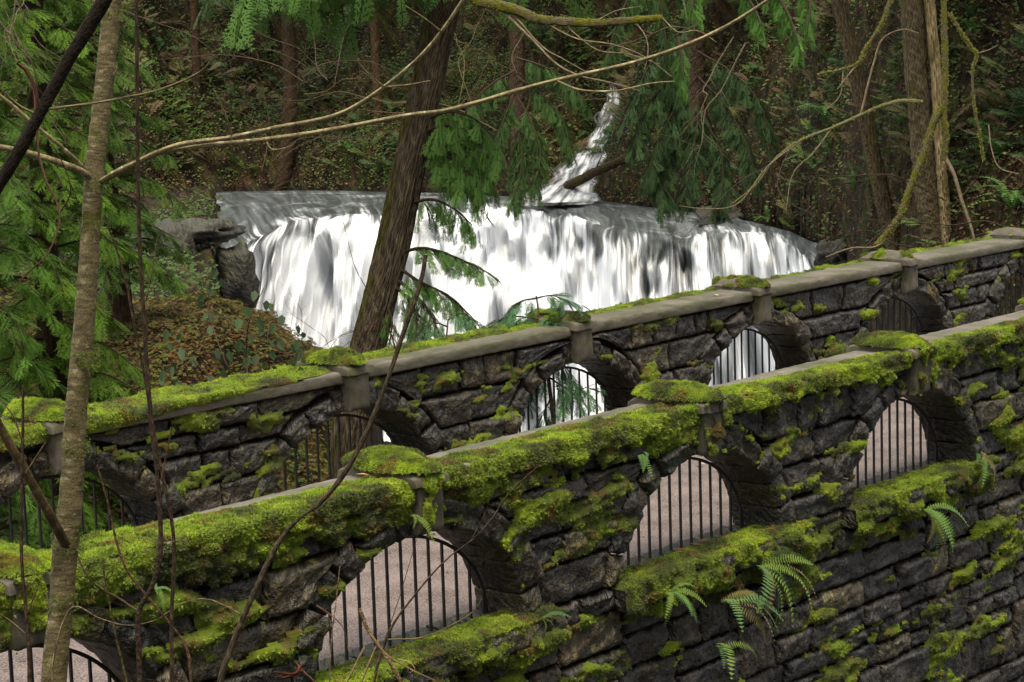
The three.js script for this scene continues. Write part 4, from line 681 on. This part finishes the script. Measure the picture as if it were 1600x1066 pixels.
// ---------------------------------------------------------------- rocks and the log
function rockGeo(r, seed, sx = 1, sy = 1, sz = 1, detail = 5) { const g = mergeVertices(new THREE.IcosahedronGeometry(1, detail).deleteAttribute('uv').deleteAttribute('normal'), 1e-4), p = g.attributes.position; const col = []; for (let i = 0; i < p.count; i++) { const v = V(p.getX(i), p.getY(i), p.getZ(i)); const k = r * (1 + 0.42 * fbm(v.x * 1.1 + seed, v.y * 1.1, v.z * 1.1, 4) - 0.12 * Math.abs(n3(v.x * 3 + seed, v.y * 3, v.z * 3))); p.setXYZ(i, v.x * k * sx, v.y * k * sy, v.z * k * sz); const m = sst(v.y + 1.1 * fbm(v.x * 3, v.y * 3, v.z * 3 + seed, 3), 0.0, 0.55), q = 0.8 + 0.5 * fbm(v.x * 4 + seed, v.y * 4, v.z * 4, 3); const c = C(0.026 * q, 0.022 * q, 0.017 * q).lerp(C(0.05, 0.048, 0.009), m * 0.9); col.push(c.r, c.g, c.b); } g.setAttribute('color', new THREE.Float32BufferAttribute(col, 3)); const uv = []; for (let i = 0; i < p.count; i++) uv.push(p.getX(i) + p.getZ(i) * 0.6, p.getY(i) + p.getZ(i) * 0.5); g.setAttribute('uv', new THREE.Float32BufferAttribute(uv, 2)); g.computeVertexNormals(); return g; }
const rockMat = S({ color: C(1, 1, 1), vertexColors: true, roughness: 0.7, map: rep(stoneMap, 1), bumpMap: rep(stoneBump, 0.9), bumpScale: 0.06 });
const rockAt = (label, px, py, r, sx, sy, sz, seed, d) => { const p = d ? at(px, py, d) : onY(px, py, YP); const g = rockGeo(r, seed, sx, sy, sz); g.translate(p.x, p.y, p.z); single('boulder', label, 'boulder', g, rockMat, 'boulders by the water'); };
rockAt('broad mossy boulder left of the dark gap beside the left lip of the falls', 258, 428, 1.0, 0.95, 1.15, 1.0, 3, 45);
rockAt('grey boulder with the water pouring past it at the left lip of the falls', 368, 440, 0.6, 0.66, 1.35, 0.9, 7, 45.4);
rockAt('wide flat mossy slab bridging the dark gap at the left lip of the falls', 314, 362, 0.85, 1.25, 0.32, 0.9, 12, 45.6);
rockAt('dark wet rock at the foot of the fallen log', 905, 312, 0.28, 1.2, 0.7, 1, 15);
rockAt('dark rounded rock at the pool edge right of the fallen log', 985, 310, 0.55, 1.5, 0.6, 1, 17);
rockAt('black wet rock at the right end of the falls', 1304, 400, 0.4, 1.1, 0.8, 1, 19);
rockAt('dark rock in the shade under the cedar boughs, right of the pool', 1150, 338, 0.7, 1.7, 0.7, 1, 23);
rockAt('small dark rock at the left end of the fallen log', 862, 312, 0.22, 1.1, 0.8, 1, 27);
{ const a = onY(862, 305, YP + 0.1), b = at(1004, 236, 55.5), m = a.clone().lerp(b, 0.5).add(V(0, 0.05, 0)); const t = thing('fallen_log', 'dark fallen log slanting across the foot of the narrow cascade', 'log', a.clone()); part(t, 'trunk', tube([a, m, b], [0.14, 0.12, 0.1], 60, 14, 0.18, (u, v, q) => C(0.5, 0.45, 0.4).multiplyScalar(0.6 + 0.9 * Math.abs(fbm(q.x * 5, q.y * 5, q.z * 5, 3))).lerp(C(0.4, 0.5, 0.1), sst(fbm(q.x * 2, q.y * 2, q.z * 2, 3), 0.05, 0.3))), barkM); limb(t, 'broken_branch', [m, m.clone().add(V(-0.1, 0.25, 0.2)), m.clone().add(V(-0.05, 0.5, 0.3))], 0.03, 0.01, darkTwig); }

// ---------------------------------------------------------------- foreground: slender alder and shrub stems
const mossBand = (t, p, r, n, seed) => { const k = rng(seed), L = []; for (let i = 0; i < n; i++) { const a = k() * 6.283, o = V(Math.cos(a), rr(-0.5, 0.5, k), Math.sin(a)); const q = p.clone().add(V(Math.cos(a) * r, rr(-1, 1, k) * r * 0.7, Math.sin(a) * r)); L.push([basis(q, V(rr(-1, 1, k), rr(-1, 1, k), 0.3), o, rr(0.004, 0.009, k)), C(0.13, 0.17, 0.012).multiplyScalar(rr(0.5, 1.3, k))]); } instances(t, 'moss_band', tuftGeo, tuftMat, L); };
const groundUnder = (p, dx = 0, dz = 0) => { const q = p.clone().add(V(dx, 0, dz)), [a, d] = toPolar(q); q.y = groundY(a, d) - 0.05; return q; };
{
  const d = 8, P = pxs([[196, -260], [188, -120], [178, -30], [167, 90], [156, 190], [147, 275], [142, 350], [132, 500], [119, 640], [112, 760], [103, 850], [94, 960], [83, 1090]], d), foot = groundUnder(P[P.length - 1], -0.08, 0.02);
  const t = thing('alder_tree', 'slender spotted alder in the left foreground before both parapets', 'tree', foot.clone());
  const col = (u, v, q) => { const k = 0.82 + 0.4 * fbm(q.x * 9, q.y * 9, q.z * 9, 3); return C(0.26 * k, 0.235 * k, 0.185 * k).lerp(C(0.17, 0.15, 0.095), sst(fbm(q.x * 4, q.y * 3, q.z * 4 + 5, 3), 0, 0.4) * 0.7).lerp(C(0.1, 0.125, 0.02), sst(fbm(q.x * 7, q.y * 5, q.z * 7 + 9, 3), 0.25, 0.45) * 0.8); };
  const tips = [at(205, -600, 8), at(215, -1400, 8.2)].reverse();
  part(t, 'trunk', tube([...tips, ...P, foot], [0.011, 0.027, 0.032, 0.033, 0.034, 0.035, 0.036, 0.038, 0.035, 0.039, 0.042, 0.044, 0.048, 0.046, 0.049, 0.062], 260, 18, 0.05, col, 14), alderM);
  const br = (list, r0, r1, c = C(0.37, 0.335, 0.27), of = null, d0 = d) => limb(t, of ? 'twig' : 'branch', list.map(([x, y], i) => at(x, y, d0 - 0.07 * i)), r0, r1, c, alderM, 90, 8, 0.1, of);
  const upper = br([[150, 288], [172, 274], [202, 259], [270, 229], [360, 215], [430, 200], [530, 178], [600, 136], [670, 74], [730, -10], [760, -60]], 0.0108, 0.006);
  const lower = br([[152, 286], [185, 270], [245, 240], [300, 230], [400, 220], [500, 206], [640, 180], [700, 172], [850, 130], [1000, 95], [1110, 54], [1200, 0], [1260, -50]], 0.0108, 0.006);
  br([[146, 283], [128, 268], [100, 257], [50, 241], [0, 230], [-60, 224]], 0.014, 0.0095); br([[142, 274], [122, 254], [96, 230], [55, 196], [0, 150], [-40, 128]], 0.009, 0.0065);
  br([[108, 862], [96, 838], [75, 800], [40, 738], [0, 668], [-30, 610]], 0.021, 0.015, C(0.1, 0.075, 0.05)); const bc = C(0.37, 0.33, 0.26); br([[363, 214], [352, 180], [333, 138]], 0.004, 0.0025, bc, upper, 7.72); br([[600, 136], [575, 115], [557, 95]], 0.004, 0.0025, bc, upper, 7.51); br([[690, 50], [665, 30], [632, 8]], 0.0035, 0.002, bc, upper, 7.42);
  br([[870, 126], [905, 140], [960, 142], [1020, 130], [1055, 127]], 0.004, 0.002, bc, lower, 7.43); br([[415, 219], [425, 233], [450, 230], [463, 222]], 0.003, 0.0015, bc, lower, 7.72); br([[380, 212], [420, 195], [450, 170]], 0.0035, 0.0015, C(0.07, 0.06, 0.04), upper, 7.72); br([[600, 136], [640, 132], [672, 126]], 0.003, 0.0015, bc, upper, 7.51);
  [[142, 352, 0.042, 60], [134, 560, 0.048, 420], [126, 646, 0.052, 90], [119, 700, 0.05, 160], [105, 850, 0.056, 200], [97, 940, 0.054, 200], [152, 290, 0.046, 130], [180, 22, 0.04, 70]].forEach(([x, y, r, n], i) => mossBand(t, at(x, y, 8), r, n, 800 + i));
}
function stem(name, label, cat, d, list, r0, r1, c, twigs = [], group = 'bare shrub stems in the foreground', ground = true) {
  const P = list.map((q) => at(q[0], q[1], q[2] ?? d)); if (ground) P.push(groundUnder(P[P.length - 1], -0.05, 0.05));
  const t = thing(name, label, cat, P[P.length - 1].clone(), group), n = P.length;
  const main = part(t, 'stem', tube(P, P.map((_, i) => lerp(r1, r0, i / (n - 1))), 110, 8, 0.12, (u, v, q) => c.clone().multiplyScalar(0.85 + 0.9 * fbm(q.x * 40, q.y * 25, q.z * 40, 3))), twigM);
  for (const [l, a, b, cc] of twigs) limb(t, 'twig', l.map(([x, y], i) => at(x, y, d - 0.02 * i)), a, b, cc ?? c, twigM, 30, 6, 0.08, main);
  return t;
}
stem('leaning_stem', 'thick dark stem crossing the top left corner in front of everything', 'stem', 5.2, [[250, -220], [200, -70], [165, -5], [138, 42], [108, 92], [78, 148], [58, 185], [30, 235], [-10, 300], [-80, 400], [-140, 560]], 0.021, 0.016, C(0.02, 0.015, 0.01), [[[[60, 172], [110, 166], [170, 157], [240, 143], [290, 124], [318, 108], [328, 97]], 0.0034, 0.002, C(0.18, 0.16, 0.1)], [[[58, 178], [54, 140], [42, 112], [27, 98]], 0.006, 0.0045, C(0.16, 0.08, 0.06)], [[[56, 175], [58, 140], [50, 100], [24, 68]], 0.003, 0.002, C(0.18, 0.15, 0.1)], [[[55, 178], [30, 165], [0, 138]], 0.003, 0.002, C(0.2, 0.17, 0.1)], [[[56, 190], [62, 250], [75, 290], [90, 320], [92, 350], [75, 395], [45, 425], [20, 450]], 0.0035, 0.0018, C(0.1, 0.055, 0.04)], [[[92, 335], [110, 300], [100, 260], [80, 225]], 0.002, 0.001, C(0.1, 0.06, 0.05)]]);
stem('shrub_stem', 'longest thin upright stem just right of the alder trunk', 'stem', 7, [[212, -60], [214, 100], [215, 250], [218, 380], [226, 520], [236, 660], [247, 760], [250, 865], [238, 915], [217, 956], [217, 1020], [219, 1090]], 0.0095, 0.006, C(0.06, 0.042, 0.03), [[[[217, 956], [185, 935], [150, 915], [130, 890], [118, 860]], 0.004, 0.002, C(0.1, 0.07, 0.05)], [[[228, 470], [238, 420], [246, 372]], 0.003, 0.0022, C(0.2, 0.17, 0.07)], [[[252, 750], [262, 700], [268, 668]], 0.0034, 0.0024, C(0.2, 0.12, 0.09)]]);
stem('shrub_stem', 'thin stem with pale bud bending in beside the longest stem', 'stem', 7.05, [[162, 340], [178, 378], [196, 440], [210, 510], [224, 580], [236, 650], [252, 735], [266, 800], [272, 860], [268, 960], [270, 1090]], 0.0075, 0.003, C(0.07, 0.05, 0.034));
stem('shrub_stem', 'short budded stem slanting from the moss left of the longest stem', 'stem', 7.1, [[151, 726], [164, 770], [174, 812], [184, 855], [200, 895], [228, 930], [266, 976], [290, 1010], [300, 1090]], 0.006, 0.003, C(0.12, 0.075, 0.05));
stem('shrub_stem', 'upright brown stem at the left edge, left of the alder trunk', 'stem', 6.8, [[36, 600], [35, 690], [33, 790], [34, 880], [41, 960], [45, 1020], [47, 1090]], 0.0075, 0.004, C(0.07, 0.05, 0.036), [[[[40, 965], [52, 935], [62, 908]], 0.0028, 0.002, C(0.2, 0.14, 0.07)], [[[38, 990], [15, 970], [-10, 955]], 0.003, 0.002, C(0.16, 0.12, 0.09)], [[[35, 690], [20, 650], [0, 625]], 0.0025, 0.002, C(0.18, 0.11, 0.09)], [[[40, 740], [58, 712], [72, 690]], 0.0028, 0.002, C(0.2, 0.16, 0.1)]]);
stem('shrub_stem', 'pale arching twig curving over the lower left stonework', 'stem', 7.2, [[372, 958], [350, 946], [318, 936], [280, 945], [245, 968], [200, 977], [155, 966], [115, 948], [90, 1000], [80, 1090]], 0.004, 0.0024, C(0.26, 0.21, 0.15));
stem('shrub_stem', 'slim olive stem rising to a dry tip between alder and longest stem', 'stem', 7.3, [[160, 872], [164, 910], [172, 950], [182, 1000], [192, 1040], [202, 1090]], 0.0045, 0.0025, C(0.12, 0.11, 0.04));
stem('shrub_stem', 'thick bent grey stick leaning from lower left up toward the cedar', 'stem', 7.6, [[665, 398], [660, 430], [648, 470], [632, 515], [612, 575], [588, 640], [566, 690], [538, 740], [500, 786], [462, 815], [442, 838], [418, 880], [400, 920], [382, 960], [362, 1010], [340, 1090]], 0.0125, 0.0075, C(0.085, 0.068, 0.048), [[[[618, 545], [610, 520], [592, 485], [572, 450]], 0.003, 0.0015], [[[572, 450], [555, 418], [536, 345]], 0.0016, 0.0008]]);
stem('shrub_stem', 'thin brown stem arching across the second-from-left near arch', 'stem', 7.8, [[842, 728], [815, 752], [790, 778], [768, 812], [740, 842], [705, 868], [680, 892], [648, 930], [615, 975], [596, 1020], [582, 1090]], 0.0065, 0.0022, C(0.1, 0.075, 0.055), [[[[738, 842], [752, 815], [762, 795]], 0.0025, 0.0016], [[[605, 1000], [660, 996], [710, 975], [740, 955], [754, 936]], 0.003, 0.0016, C(0.18, 0.16, 0.08)], [[[598, 1010], [625, 930], [640, 880], [655, 830]], 0.0018, 0.001]]);
stem('dry_stalk', 'broken tan stalk standing in front of the second-from-left near arch', 'stalk', 7.7, [[561, 951], [575, 985], [595, 1015], [618, 1050], [640, 1100]], 0.009, 0.007, C(0.26, 0.2, 0.12), [[[[592, 1000], [575, 1040], [560, 1080]], 0.004, 0.003], [[[575, 985], [600, 1020], [640, 1045], [680, 1064]], 0.004, 0.002], [[[570, 1010], [545, 1060], [530, 1100]], 0.004, 0.003], [[[620, 1030], [640, 1035], [648, 1046], [640, 1052]], 0.002, 0.001]]);
stem('dry_stalk', 'thin pale upright twig at the left rim of the second-from-left near arch', 'stalk', 7.7, [[531, 885], [525, 940], [518, 1000], [515, 1090]], 0.003, 0.0018, C(0.28, 0.22, 0.16), [[[[494, 946], [515, 960], [535, 980], [545, 1020]], 0.0025, 0.0015, C(0.12, 0.07, 0.05)]]);
stem('dry_stalk', 'low twigs with a curled red brown leaf at the bottom edge', 'stalk', 7.7, [[460, 1033], [475, 1050], [490, 1064], [510, 1100]], 0.0045, 0.003, C(0.26, 0.15, 0.08), [[[[470, 1048], [455, 1056], [440, 1060]], 0.008, 0.003, C(0.12, 0.035, 0.02)], [[[470, 1040], [462, 1052], [428, 1050]], 0.006, 0.002, C(0.15, 0.045, 0.025)]]);

// ---------------------------------------------------------------- mossy limbs and bare twigs
function mossyLimb(label, d, list, r0, r1, amount, twigs, seed, group = 'mossy limbs reaching into view', bark = C(0.12, 0.11, 0.07)) {
  const k = rng(seed), P = list.map((q) => at(q[0], q[1], q[2] ?? d)), t = thing('mossy_limb', label, 'limb', P[0].clone(), group), n = P.length, cv = new THREE.CatmullRomCurve3(P, false, 'centripetal');
  const main = part(t, 'limb', tube(P, P.map((_, i) => lerp(r0, r1, i / (n - 1))), 80, 8, 0.12, (u, v, q) => bark.clone().lerp(C(0.12, 0.13, 0.015), amount * sst(fbm(q.x * 4, q.y * 4, q.z * 4, 3), -0.2, 0.2))), twigM);
  const L = [], N = Math.round(cv.getLength() * 420 * amount); for (let i = 0; i < N; i++) { const s = k(), p = cv.getPoint(s); if (fbm(p.x * 2.5, p.y * 2.5, p.z * 2.5 + seed, 3) < 0.1 - amount * 0.45) continue; const r = lerp(r0, r1, s), o = V(rr(-1, 1, k), rr(-1, 1, k), rr(-1, 1, k)).normalize(); p.addScaledVector(o, r * 0.9); L.push([basis(p, V(rr(-1, 1, k), rr(-1, 1, k), rr(-1, 1, k)), o.add(V(0, -0.5, 0)), rr(0.7, 1.5, k) * 0.022 * Math.max(0.6, d / 30)), C(0.21, 0.22, 0.012).multiplyScalar(rr(0.5, 1.25, k))]); }
  instances(t, 'moss', tuftGeo, tuftMat, L);
  const tw = []; for (const [l, a, b] of twigs) { const q = l.map(([x, y], i) => at(x, y, d - 0.05 * i)); limb(t, 'twig', q, a, b, pale.clone().multiplyScalar(0.8), twigM, 26, 5, 0.08, main); }
  return t;
}
mossyLimb('moss covered limb crossing the top middle beside the leaning cedar', 17, [[716, -60], [740, -2], [772, 8], [805, 16], [840, 30], [880, 34], [930, 36], [985, 32], [1035, 28]], 0.055, 0.028, 1, [[[[790, 22], [830, 60], [870, 100], [905, 118], [950, 128], [1000, 142]], 0.012, 0.004], [[[800, 20], [850, 75], [880, 92], [915, 112]], 0.009, 0.003], [[[850, 34], [900, 60], [960, 70], [1010, 90], [1050, 120]], 0.008, 0.003], [[[880, 36], [920, 70], [940, 80], [980, 84], [1030, 100]], 0.006, 0.003], [[[925, 38], [960, 18], [1000, 10]], 0.007, 0.003], [[[990, 30], [1010, 60], [1012, 90], [1006, 110]], 0.006, 0.003], [[[1035, 28], [1060, 50], [1090, 48], [1120, 66]], 0.007, 0.003], [[[820, 50], [800, 88], [808, 116]], 0.005, 0.002]], 401);
mossyLimb('yellow mossy limb slanting down from the slim pale trunk', 32, [[1472, 168], [1458, 195], [1446, 235], [1434, 265], [1420, 300], [1408, 335], [1392, 358], [1370, 384]], 0.055, 0.05, 0.9, [[[[1395, 360], [1370, 385], [1330, 388], [1290, 402]], 0.02, 0.01]], 402);
mossyLimb('moss draped upright limb beside the slim pale trunk', 32, [[1474, -30], [1476, 60], [1477, 120], [1475, 180], [1478, 215], [1474, 250]], 0.045, 0.05, 0.8, [[[[1476, 245], [1490, 270], [1502, 310], [1516, 350], [1522, 372]], 0.035, 0.02]], 403);
mossyLimb('mossy limb dropping from the top beside the leaning brown trunk', 32.5, [[1396, -30], [1388, 12], [1376, 40], [1362, 62], [1350, 82], [1342, 98], [1318, 108], [1280, 116]], 0.04, 0.018, 0.7, [[[[1342, 98], [1322, 122], [1308, 140]], 0.015, 0.008], [[[1318, 108], [1312, 150], [1290, 172]], 0.012, 0.008]], 404);
mossyLimb('thin mossy limb hanging near the right edge', 31, [[1484, 20], [1498, 44], [1514, 68], [1526, 84], [1520, 110], [1522, 160], [1530, 205], [1537, 250]], 0.028, 0.014, 0.6, [[[[1526, 84], [1545, 78], [1560, 70]], 0.012, 0.006], [[[1545, 195], [1550, 235], [1562, 262], [1592, 272]], 0.012, 0.008]], 405);
mossyLimb('grey green bent limb reaching left from the thick trunk', 34, [[1442, 160], [1410, 158], [1380, 165], [1345, 180], [1300, 200], [1255, 218], [1215, 245], [1180, 290], [1145, 318]], 0.04, 0.012, 0.25, [[[[1300, 200], [1270, 240], [1240, 270], [1228, 330]], 0.016, 0.008], [[[1255, 218], [1200, 260], [1150, 320], [1100, 326], [1062, 322]], 0.014, 0.006], [[[1345, 180], [1365, 100], [1380, 60], [1412, 46], [1436, 52]], 0.022, 0.012]], 406, 'mossy limbs reaching into view', C(0.18, 0.19, 0.11));
function twigWeb(label, d, px, py, n, L, c, seed, dirs, r0 = 0.012) {
  const k = rng(seed), base = at(px, py, d), t = thing('bare_shrub', label, 'shrub', base.clone(), 'leafless shrubs and saplings'), fine = [];
  for (let i = 0; i < n; i++) {
    const b0 = base.clone().addScaledVector(RT, rr(-0.22, 0.22, k) * L).addScaledVector(UP, rr(-0.12, 0.06, k) * L).addScaledVector(FW, rr(-0.1, 0.1, k) * L), P = [b0], a = lerp(dirs[0], dirs[1], k()); let dir = RT.clone().multiplyScalar(Math.cos(a)).addScaledVector(UP, Math.sin(a)).addScaledVector(FW, rr(-0.3, 0.3, k)), p = b0.clone();
    for (let s = 0; s < 6; s++) { dir.add(V(rr(-0.55, 0.55, k), rr(-0.6, 0.35, k), rr(-0.55, 0.55, k))).normalize(); p = p.clone().addScaledVector(dir, L / 6 * rr(0.7, 1.2, k)); P.push(p); if (s > 0) for (let q = 0; q < 2; q++) { let e = dir.clone().add(V(rr(-1, 1, k), rr(-0.8, 0.6, k), rr(-1, 1, k))).normalize(), w = p.clone(); const T = [w.clone()]; for (let m = 0; m < 4; m++) { e.add(V(rr(-0.3, 0.3, k), rr(-0.35, 0.15, k), rr(-0.3, 0.3, k))).normalize(); w = w.clone().addScaledVector(e, L / 14 * rr(0.7, 1.3, k)); T.push(w); } fine.push(tube(T, [0.5, 0.42, 0.34, 0.26, 0.18].map((x) => x * r0 * 0.6), 8, 4, 0, () => c)); } }
    limb(t, 'branch', P, r0, r0 * 0.35, c, twigM, 18, 5);
  }
  part(t, 'fine_twigs', mergeGeometries(fine), twigM).userData.kind = 'stuff';
}
twigWeb('tangle of pale bare twigs before the slope at top centre right', 30, 1120, 40, 3, 2.6, pale.clone().multiplyScalar(0.5), 501, [2.5, 4.2]);
twigWeb('bare twigs drooping over the right end of the pool', 36, 1260, 230, 2, 2.8, grayTwig.clone().multiplyScalar(0.4), 502, [2.8, 4.4], 0.01);
twigWeb('bare shrub with fine twigs in the top left corner', 12, 40, -30, 6, 1.0, C(0.16, 0.14, 0.11), 503, [4.0, 5.6], 0.004);
twigWeb('bare brush on the slope above the pool at left', 62, 420, 250, 6, 4.6, C(0.1, 0.08, 0.055), 504, [0.5, 2.6], 0.016);
twigWeb('leafless brush high on the slope between thin trunks', 63, 520, 130, 9, 4.4, C(0.14, 0.115, 0.08), 505, [0.4, 2.8], 0.016);
twigWeb('grey leafless brush right of the slim pale trunk', 32, 1560, 330, 4, 3.6, C(0.07, 0.06, 0.045), 506, [0.8, 2.6], 0.013);
twigWeb('tan bare sapling behind the hanging cedar at top centre', 58, 760, 180, 9, 4.2, C(0.17, 0.14, 0.085), 507, [0.3, 2.9], 0.016);
twigWeb('low bare brush at the right bank between trunks and parapet', 33.5, 1420, 400, 4, 2.2, C(0.06, 0.05, 0.035), 508, [0.6, 2.7], 0.012);
twigWeb('bare twigs over the slope left of the leaning brown trunk', 37.5, 1290, 330, 4, 3.0, C(0.07, 0.06, 0.042), 509, [0.8, 2.5], 0.013);
twigWeb('thin red brown twigs on the mound before the falls', 23.5, 500, 560, 7, 0.9, C(0.13, 0.05, 0.035), 510, [0.4, 2.6], 0.004);

// ---------------------------------------------------------------- broad-leaved shrub on the mound, fallen leaves
{
  const r = rng(77), d = 18.5, base = groundUnder(at(390, 640, d)); const t = thing('leafy_shrub', 'shrub with hanging grey green heart shaped leaves before the mound', 'shrub', base.clone());
  const hg = tris([0, 0, 0, 0.3, -0.36, 0.06, 0.75, -0.24, 0.02, 0, 0, 0, 0.75, -0.24, 0.02, 1.05, 0, -0.05, 0, 0, 0, 1.05, 0, -0.05, 0.75, 0.24, 0.02, 0, 0, 0, 0.75, 0.24, 0.02, 0.3, 0.36, 0.06]);
  const ms = [leafy(C(0.05, 0.08, 0.035), 0.25), leafy(C(0.075, 0.105, 0.055), 0.25), leafy(C(0.035, 0.058, 0.025), 0.25)];
  for (const l of [[[390, 640], [350, 560], [325, 470], [333, 420]], [[392, 640], [385, 560], [390, 500], [412, 450]], [[395, 640], [420, 575], [418, 530], [428, 470]], [[390, 640], [330, 590], [285, 545], [262, 505]], [[395, 640], [450, 590], [468, 545], [462, 505]], [[392, 640], [300, 620], [262, 590], [250, 570]]]) {
    const P = [base, ...l.map(([x, y]) => at(x, y, d + rr(-0.3, 0.3, r)))], cv = new THREE.CatmullRomCurve3(P); limb(t, 'stem', P, 0.008, 0.003, C(0.1, 0.075, 0.05), twigM, 30, 5);
    for (let i = 0; i < 13; i++) { const p = cv.getPoint(0.35 + 0.65 * (i + r()) / 13).addScaledVector(RT, rr(-0.09, 0.09, r)).addScaledVector(UP, rr(-0.05, 0.05, r)); const m = shade(new THREE.Mesh(hg, ms[Math.floor(r() * 3)])); m.name = 'leaf'; m.applyMatrix4(basis(p.sub(base), V(rr(-0.7, 0.7, r), -1, rr(-0.5, 0.5, r)), FW.clone().multiplyScalar(-1).add(V(rr(-0.8, 0.8, r), rr(0, 0.9, r), rr(-0.8, 0.8, r))), rr(0.07, 0.115, r))); t.add(m); }
  }
}
{
  const lm = [leafy(C(0.22, 0.07, 0.035), 0.1), leafy(C(0.28, 0.15, 0.06), 0.1), leafy(C(0.4, 0.34, 0.17), 0.1), leafy(C(0.16, 0.06, 0.03), 0.1)], r = rng(55);
  const flat = (px, py, y, m, s, label) => { const p = onY(px, py, y), g = leafQuad.clone(); const o = new THREE.Mesh(g, lm[m]); o.name = numbered('fallen_leaf'); o.applyMatrix4(basis(p, V(rr(-1, 1, r), 0.05, rr(-1, 1, r)), V(rr(-0.3, 0.3, r), 1, rr(-0.3, 0.3, r)), s)); tag(shade(o), label, 'leaf', 'fallen leaves on the bridge'); scene.add(o); };
  flat(1086, 724, -0.04, 2, 0.13, 'pale yellow leaf on the path seen through the second-from-right near arch');
  [[1072, 858], [1086, 862], [1097, 852], [1110, 846], [1122, 842], [1129, 838]].forEach(([x, y], i) => flat(x, y, 0.03, [0, 3][i % 2], 0.11, ["red brown leaf at the left end of the leaves by the second-from-right near grille", "second red brown leaf from the left by the second-from-right near grille", "third red brown leaf from the left by the second-from-right near grille", "third red brown leaf from the right by the second-from-right near grille", "second red brown leaf from the right by the second-from-right near grille", "red brown leaf at the right end of the leaves by the second-from-right near grille"][i]));
  flat(578, 742, CT + 0.045, 1, 0.1, 'tan leaf on the moss left of the near parapet cap'); flat(1310, 757, -0.04, 2, 0.05, 'small pale leaf at the left foot of the rightmost near grille'); flat(1122, 462, CT + 0.012, 2, 0.09, 'pale leaf on the bare far coping, left of a cap'); flat(488, 568, CT + 0.03, 1, 0.13, 'tan leaf lying on the mossy far coping by the leaning cedar'); flat(1350, 752, -0.04, 2, 0.06, 'pale speck of a leaf on the path in the rightmost near arch'); flat(230, 612, CT + 0.03, 1, 0.12, 'brown leaf on the mossy far coping right of the alder');
}

{
  const r = rng(66), L = [], cs = [C(0.12, 0.07, 0.04), C(0.2, 0.15, 0.08), C(0.07, 0.05, 0.035)];
  for (let i = 0; i < 900; i++) { const p = V(rr(6, 24, r), -0.045, -T - r() ** 1.0 * (D - T)); L.push([basis(p, V(rr(-1, 1, r), 0, rr(-1, 1, r)), V(rr(-0.3, 0.3, r), 1, rr(-0.3, 0.3, r)), V(rr(0.02, 0.06, r), rr(0.01, 0.04, r), 0.02)), cs[Math.floor(r() * 3)]]); }
  instances(scene, 'leaf_crumbs', leafQuad, leafy(C(1, 1, 1), 0.1), L).userData.label = 'scattered leaf crumbs and needles on the bridge path';
}
renderer.render(scene, camera);
